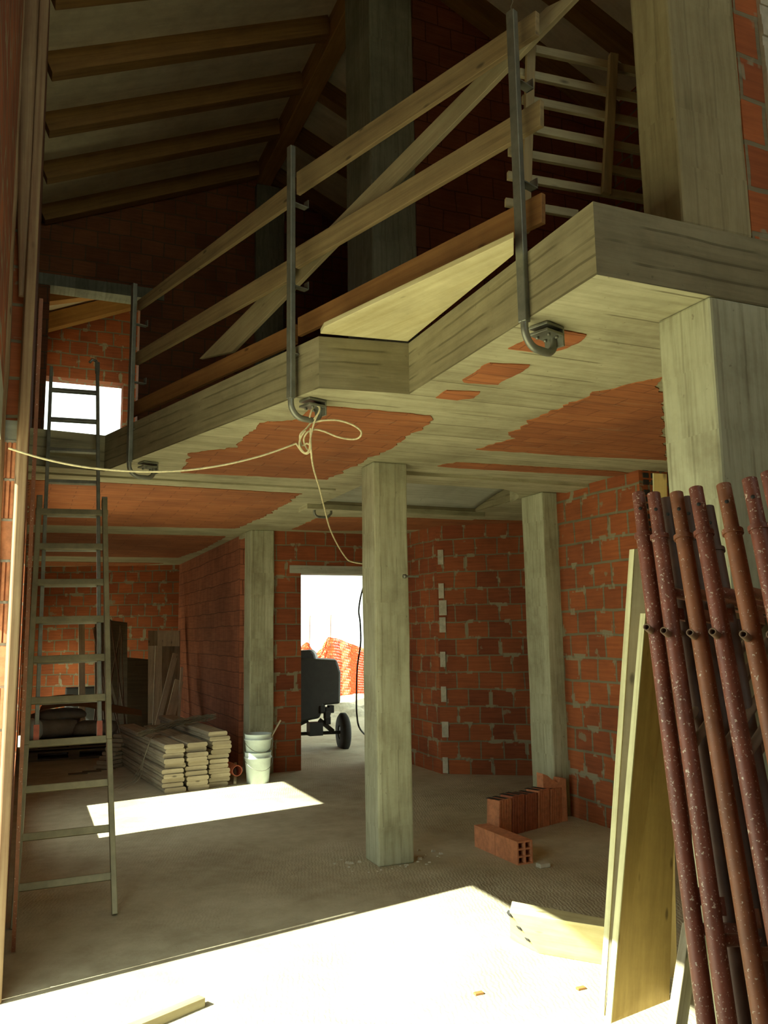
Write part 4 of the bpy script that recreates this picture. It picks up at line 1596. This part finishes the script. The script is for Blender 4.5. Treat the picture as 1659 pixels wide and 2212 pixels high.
# crumbs round the foot of the middle pillar, chips on the sunlit floor
g = MB()
rr = random.Random(11)
for k in range(46):
    a = rr.uniform(0, 2 * pi)
    r_ = rr.uniform(.18, .42)
    c = V3((2.56 + cos(a) * r_, 1.45 + sin(a) * r_ * .8, 0))
    if 2.40 < c.x < 2.72 and 1.30 < c.y < 1.60:
        continue
    w = rr.uniform(.004, .016)
    g.hexa([c + V3((-w, -w * .7, 0)), c + V3((w, -w, 0)), c + V3((w * .8, w, 0)), c + V3((-w, w * .9, 0))] + [c + V3((x * w * .6, y * w * .6, w * .9)) for x, y in ((-1, -1), (1, -1), (1, 1), (-1, 1))])
tag(g.build('mortar_crumbs', M['mortar']), 'crumbs of mortar scattered round the foot of the middle pillar', 'rubble', kind='stuff')
for (x, y, lab) in ((1255, 2137, 'small brown chip on the sunlit floor left of the leaning panels'), (1034, 2148, 'tiny chip on the sunlit floor below the formwork box')):
    c = Zp(x, y, 0)
    tag(MB().box(c.x - .022, c.x + .022, c.y - .012, c.y + .012, 0, .010).build('wood_chip', M['orange'], bevel=.002), lab, 'chip')

# ================================================================== FLOOR PANEL AND STRIP IN THE SUN
fb = [Zp(1165, 2060, 0.0), Zp(1370, 2096, 0.0)]
zt_ = .235
ft = [Zp(1100, 1970, zt_), Zp(1370, 2012, zt_)]
bt_ = [Zp(1106, 1946, zt_), Zp(1370, 1996, zt_)]
bb = [bt_[0] + V3((.05, .12, -zt_)), bt_[1] + V3((.05, .12, -zt_))]
bt0 = V3((bt_[0].x, bt_[0].y, zt_))
L_ = (fb[1] - fb[0]).normalized()
g = MB().hexa([fb[0], fb[1], bb[1], bb[0], ft[0], ft[1], bt_[1], bt_[0]], L_)
sp = thing('formwork_box', 'pale yellow slanted formwork box lying on the sunlit floor', 'formwork', (fb[0] + bb[1]) / 2)
g.build('box_body', M['ply_pale'], sp, bevel=.004)
for t_, w_ in ((.06, .05), (.38, .045), (.66, .04)):
    p = ft[0].lerp(fb[0], t_)
    q = ft[0].lerp(fb[0], t_ + w_ * 1.6)
    inw = V3((.03, .02, 0))
    ou = V3((-.006, .0, 0))
    MB().hexa([p + ou, q + ou, q + ou + V3((.0, .035, 0)), p + ou + V3((0, .035, 0))] + [r + V3((.012, 0, .012)) for r in (p + ou, q + ou, q + ou + V3((0, .035, 0)), p + ou + V3((0, .035, 0)))]).build('end_slot_shade', M['black'], sp)  # black bar stands for the shade in a slot

a, b_ = Zp(436, 2172, 0), Zp(250, 2250, 0)
g = MB().beam(a + V3((0, 0, .02)), b_ + V3((0, 0, .02)), .05, .04)
tag(g.build('floor_batten', M['rail_pale'], bevel=.003), 'pale batten lying on the sunlit floor at bottom left', 'batten')

# ================================================================== PANELS LEANING ON THE CORNER PILLAR
def leaning(name, bl, br_, tr, tl, th, mat, emat, label):
    """panel: face corners, thickness towards the wall, bright sawn left edge as a part"""
    base = (bl + br_) / 2
    t = thing(name, label, 'panel', base, 'boards leaning by the corner pillar')
    n_ = (br_ - bl).cross(tl - bl).normalized()
    if n_.dot(bl - O) < 0:
        n_ = -n_
    MB().extr([bl, br_, tr, tl], n_ * th, L=(tl - bl).normalized()).build('face', mat, t)
    e_ = (br_ - bl).normalized()
    MB().extr([bl - e_ * .006, bl, tl, tl - e_ * .006], n_ * th, L=(tl - bl).normalized()).build('sawn_edge', emat, t)
    return t


M['edge_wood'] = m_wood('sawn_edge_wood', (0.72, 0.72, 0.45), (0.55, 0.52, 0.3), grain=60, knots=False)
# greyed panel (rear), yellow panel (front)
Bl, Br = Zp(1313, 2212, 0), Zp(1446, 2160, 0)
Al, Ar = Zp(1298, 2196, 0), Zp(1350, 2170, 0)


def up_to(b, x, y, extra):
    """point above b on the sight line (x, y), at a distance extra beyond b"""
    d = ray(x, y)
    hd = sqrt(d.x ** 2 + d.y ** 2)
    r = sqrt((b.x - O.x) ** 2 + (b.y - O.y) ** 2) + extra
    return O + d * (r / hd)


leaning('leaning_board', Bl + V3((0.02, 0, 0)), Br, up_to(Br, 1470, 1330, .22), up_to(Bl, 1396, 1325, .22), .03, M['ply'], M['edge_wood'], 'wide yellow formwork panel with bright sawn edge beside the tubes')
leaning('leaning_board', Al + V3((0.02, 0, 0)), Al + (Br - Bl).normalized() * .13, up_to(Al, 1415, 1180, .36), up_to(Al, 1372, 1186, .34), .03, M['ply_grey'], M['edge_wood'], 'narrow greyed panel with pale edge, left of the yellow panel')
# tall yellow board behind
a, b_ = Zp(1432, 2110, 0), None
tl2 = up_to(a, 1412, 1022, .34)
tr2 = up_to(a, 1440, 1024, .34)
bl2 = a
br2 = a + (tr2 - tl2) * .95
br2.z = 0
leaning('leaning_board', bl2, br2, tr2, tl2, .03, M['ply'], M['edge_wood'], 'tall yellow board rising behind the first scaffold tubes')
# short board propped at the bottom
a, b_ = Dp(1462, 2215, 2.9), Dp(1492, 2010, 3.2)
d_ = (b_ - a).normalized()
a = a - d_ * ((a.z - .0) / d_.z)
tag(MB().beam(a, b_, .09, .035, up=(0.3, -1, 0)).build('short_plank', M['plank'], bevel=.004), 'short pale plank slanting behind the foot of the tubes', 'plank')

# ================================================================== SCAFFOLD FRAMES
def scaffold(pt_px, pb_px, dt, db, mat, label, dark=False, r=.0265):
    top = Dp(pt_px[0], pt_px[1], dt)
    bot = Dp(pb_px[0], pb_px[1], db)
    d = (top - bot).normalized()
    foot = bot - d * ((bot.z) / d.z)
    t = thing('scaffold_frame', label, 'scaffold frame', foot, 'scaffold frames leaning at the right')
    Ln = (top - foot).length
    g = MB().tube([foot, foot + d * (Ln - .17)], r, 16)
    g.build('standard', mat, t)
    g = MB().tube([foot + d * (Ln - .175), foot + d * (Ln - .16)], r + .006, 16)
    g.build('collar', mat, t)
    g = MB()
    g.tube([foot + d * (Ln - .17), top], [r * .86, r * .86], 16)
    sp_ = g.build('spigot', mat, t)
    eye = (O - top)
    eye = (eye - d * eye.dot(d)).normalized()
    hole = foot + d * (Ln - .07) + eye * (r * .84) - E1_ * 0.004
    MB().lathe(hole, [(0, 0), (.0065, 0), (.0065, .0015), (0, .0015)], 12, eye).build('pin_hole_shade', M['black'], sp_)  # black disc stands for the shade in the hole
    # frame stretches away to the right and a little back
    sx = V3((0.97, 0.10, 0.0))
    sx = (sx - d * sx.dot(d)).normalized()
    for f, rr_, nm in ((.835, .018, 'cross_bar'), (.36, .018, 'cross_bar')):
        c = foot + d * (Ln * f)
        MB().tube([c, c + sx * 0.95], rr_, 10).build(nm, mat, t)
    # wedge plate bracket
    c = foot + d * (Ln * .80)
    q = [c - d * .02 + sx * .02, c - d * .02 + sx * .065, c + d * .02 + sx * .065, c + d * .02 + sx * .02]
    MB().extr(q, eye * .02, L=d).build('bracket', mat, t)
    # pipe stub that points at the camera
    c = foot + d * (Ln * .765) - sx * .024 + eye * .02
    MB().lathe(c - eye * .01, [(.008, .0), (.008, .05), (.012, .05), (.012, .0)], 14, eye + sx * -.45).build('locking_pin', M['bar'], t)
    # lower coupler
    c = foot + d * (Ln * .40)
    MB().tube([c - d * .025 + sx * .035, c + d * .025 + sx * .035], .016, 10).build('coupler', mat, t)
    # diagonal brace
    c0_, c1_ = foot + d * (Ln * .60), foot + d * (Ln * .82) + sx * .55
    MB().tube([c0_, c1_], .015, 8).build('diagonal_brace', M['bar'], t)
    # far standard
    MB().tube([foot + sx * .95, foot + sx * .95 + d * (Ln - .17)], r, 12).build('standard', mat, t)
    return t


E1_ = V3((1, 0, 0)) * 0.0
frames = [
    ((1379, 1066), (1526, 2212), 3.05, 2.36, 'rust', 'leftmost red scaffold frame of the leaning row'),
    ((1412, 1067), (1572, 2212), 2.97, 2.30, 'rust', 'second red scaffold frame from the left'),
    ((1461, 1066), (1648, 2212), 2.90, 2.22, 'rust2', 'third scaffold frame from the left, rusty orange'),
    ((1503, 1055), (1712, 2212), 2.82, 2.15, 'rust', 'fourth scaffold frame from the left, bright red with cement specks'),
    ((1563, 1048), (1790, 2212), 2.70, 2.05, 'rust2', 'fifth scaffold frame from the left, brown'),
    ((1619, 1036), (1850, 2212), 2.60, 1.98, 'rust', 'sixth scaffold frame from the left, thickly speckled with cement'),
    ((1660, 1022), (1930, 2212), 2.48, 1.88, 'rust', 'rightmost scaffold frame, cut by the picture edge'),
]
for (a, b_, dt, db, mm, lab) in frames:
    scaffold(a, b_, dt, db, M[mm], lab)
# a second row of frames behind the first, shade put into their colour
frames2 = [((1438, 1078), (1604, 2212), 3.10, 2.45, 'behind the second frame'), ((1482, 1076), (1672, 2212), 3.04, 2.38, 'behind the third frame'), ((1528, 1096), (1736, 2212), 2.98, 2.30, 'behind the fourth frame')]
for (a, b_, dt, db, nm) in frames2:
    scaffold(a, b_, dt, db, M['rust_shaded'], 'shade-coloured scaffold frame standing in the back row, %s' % nm)
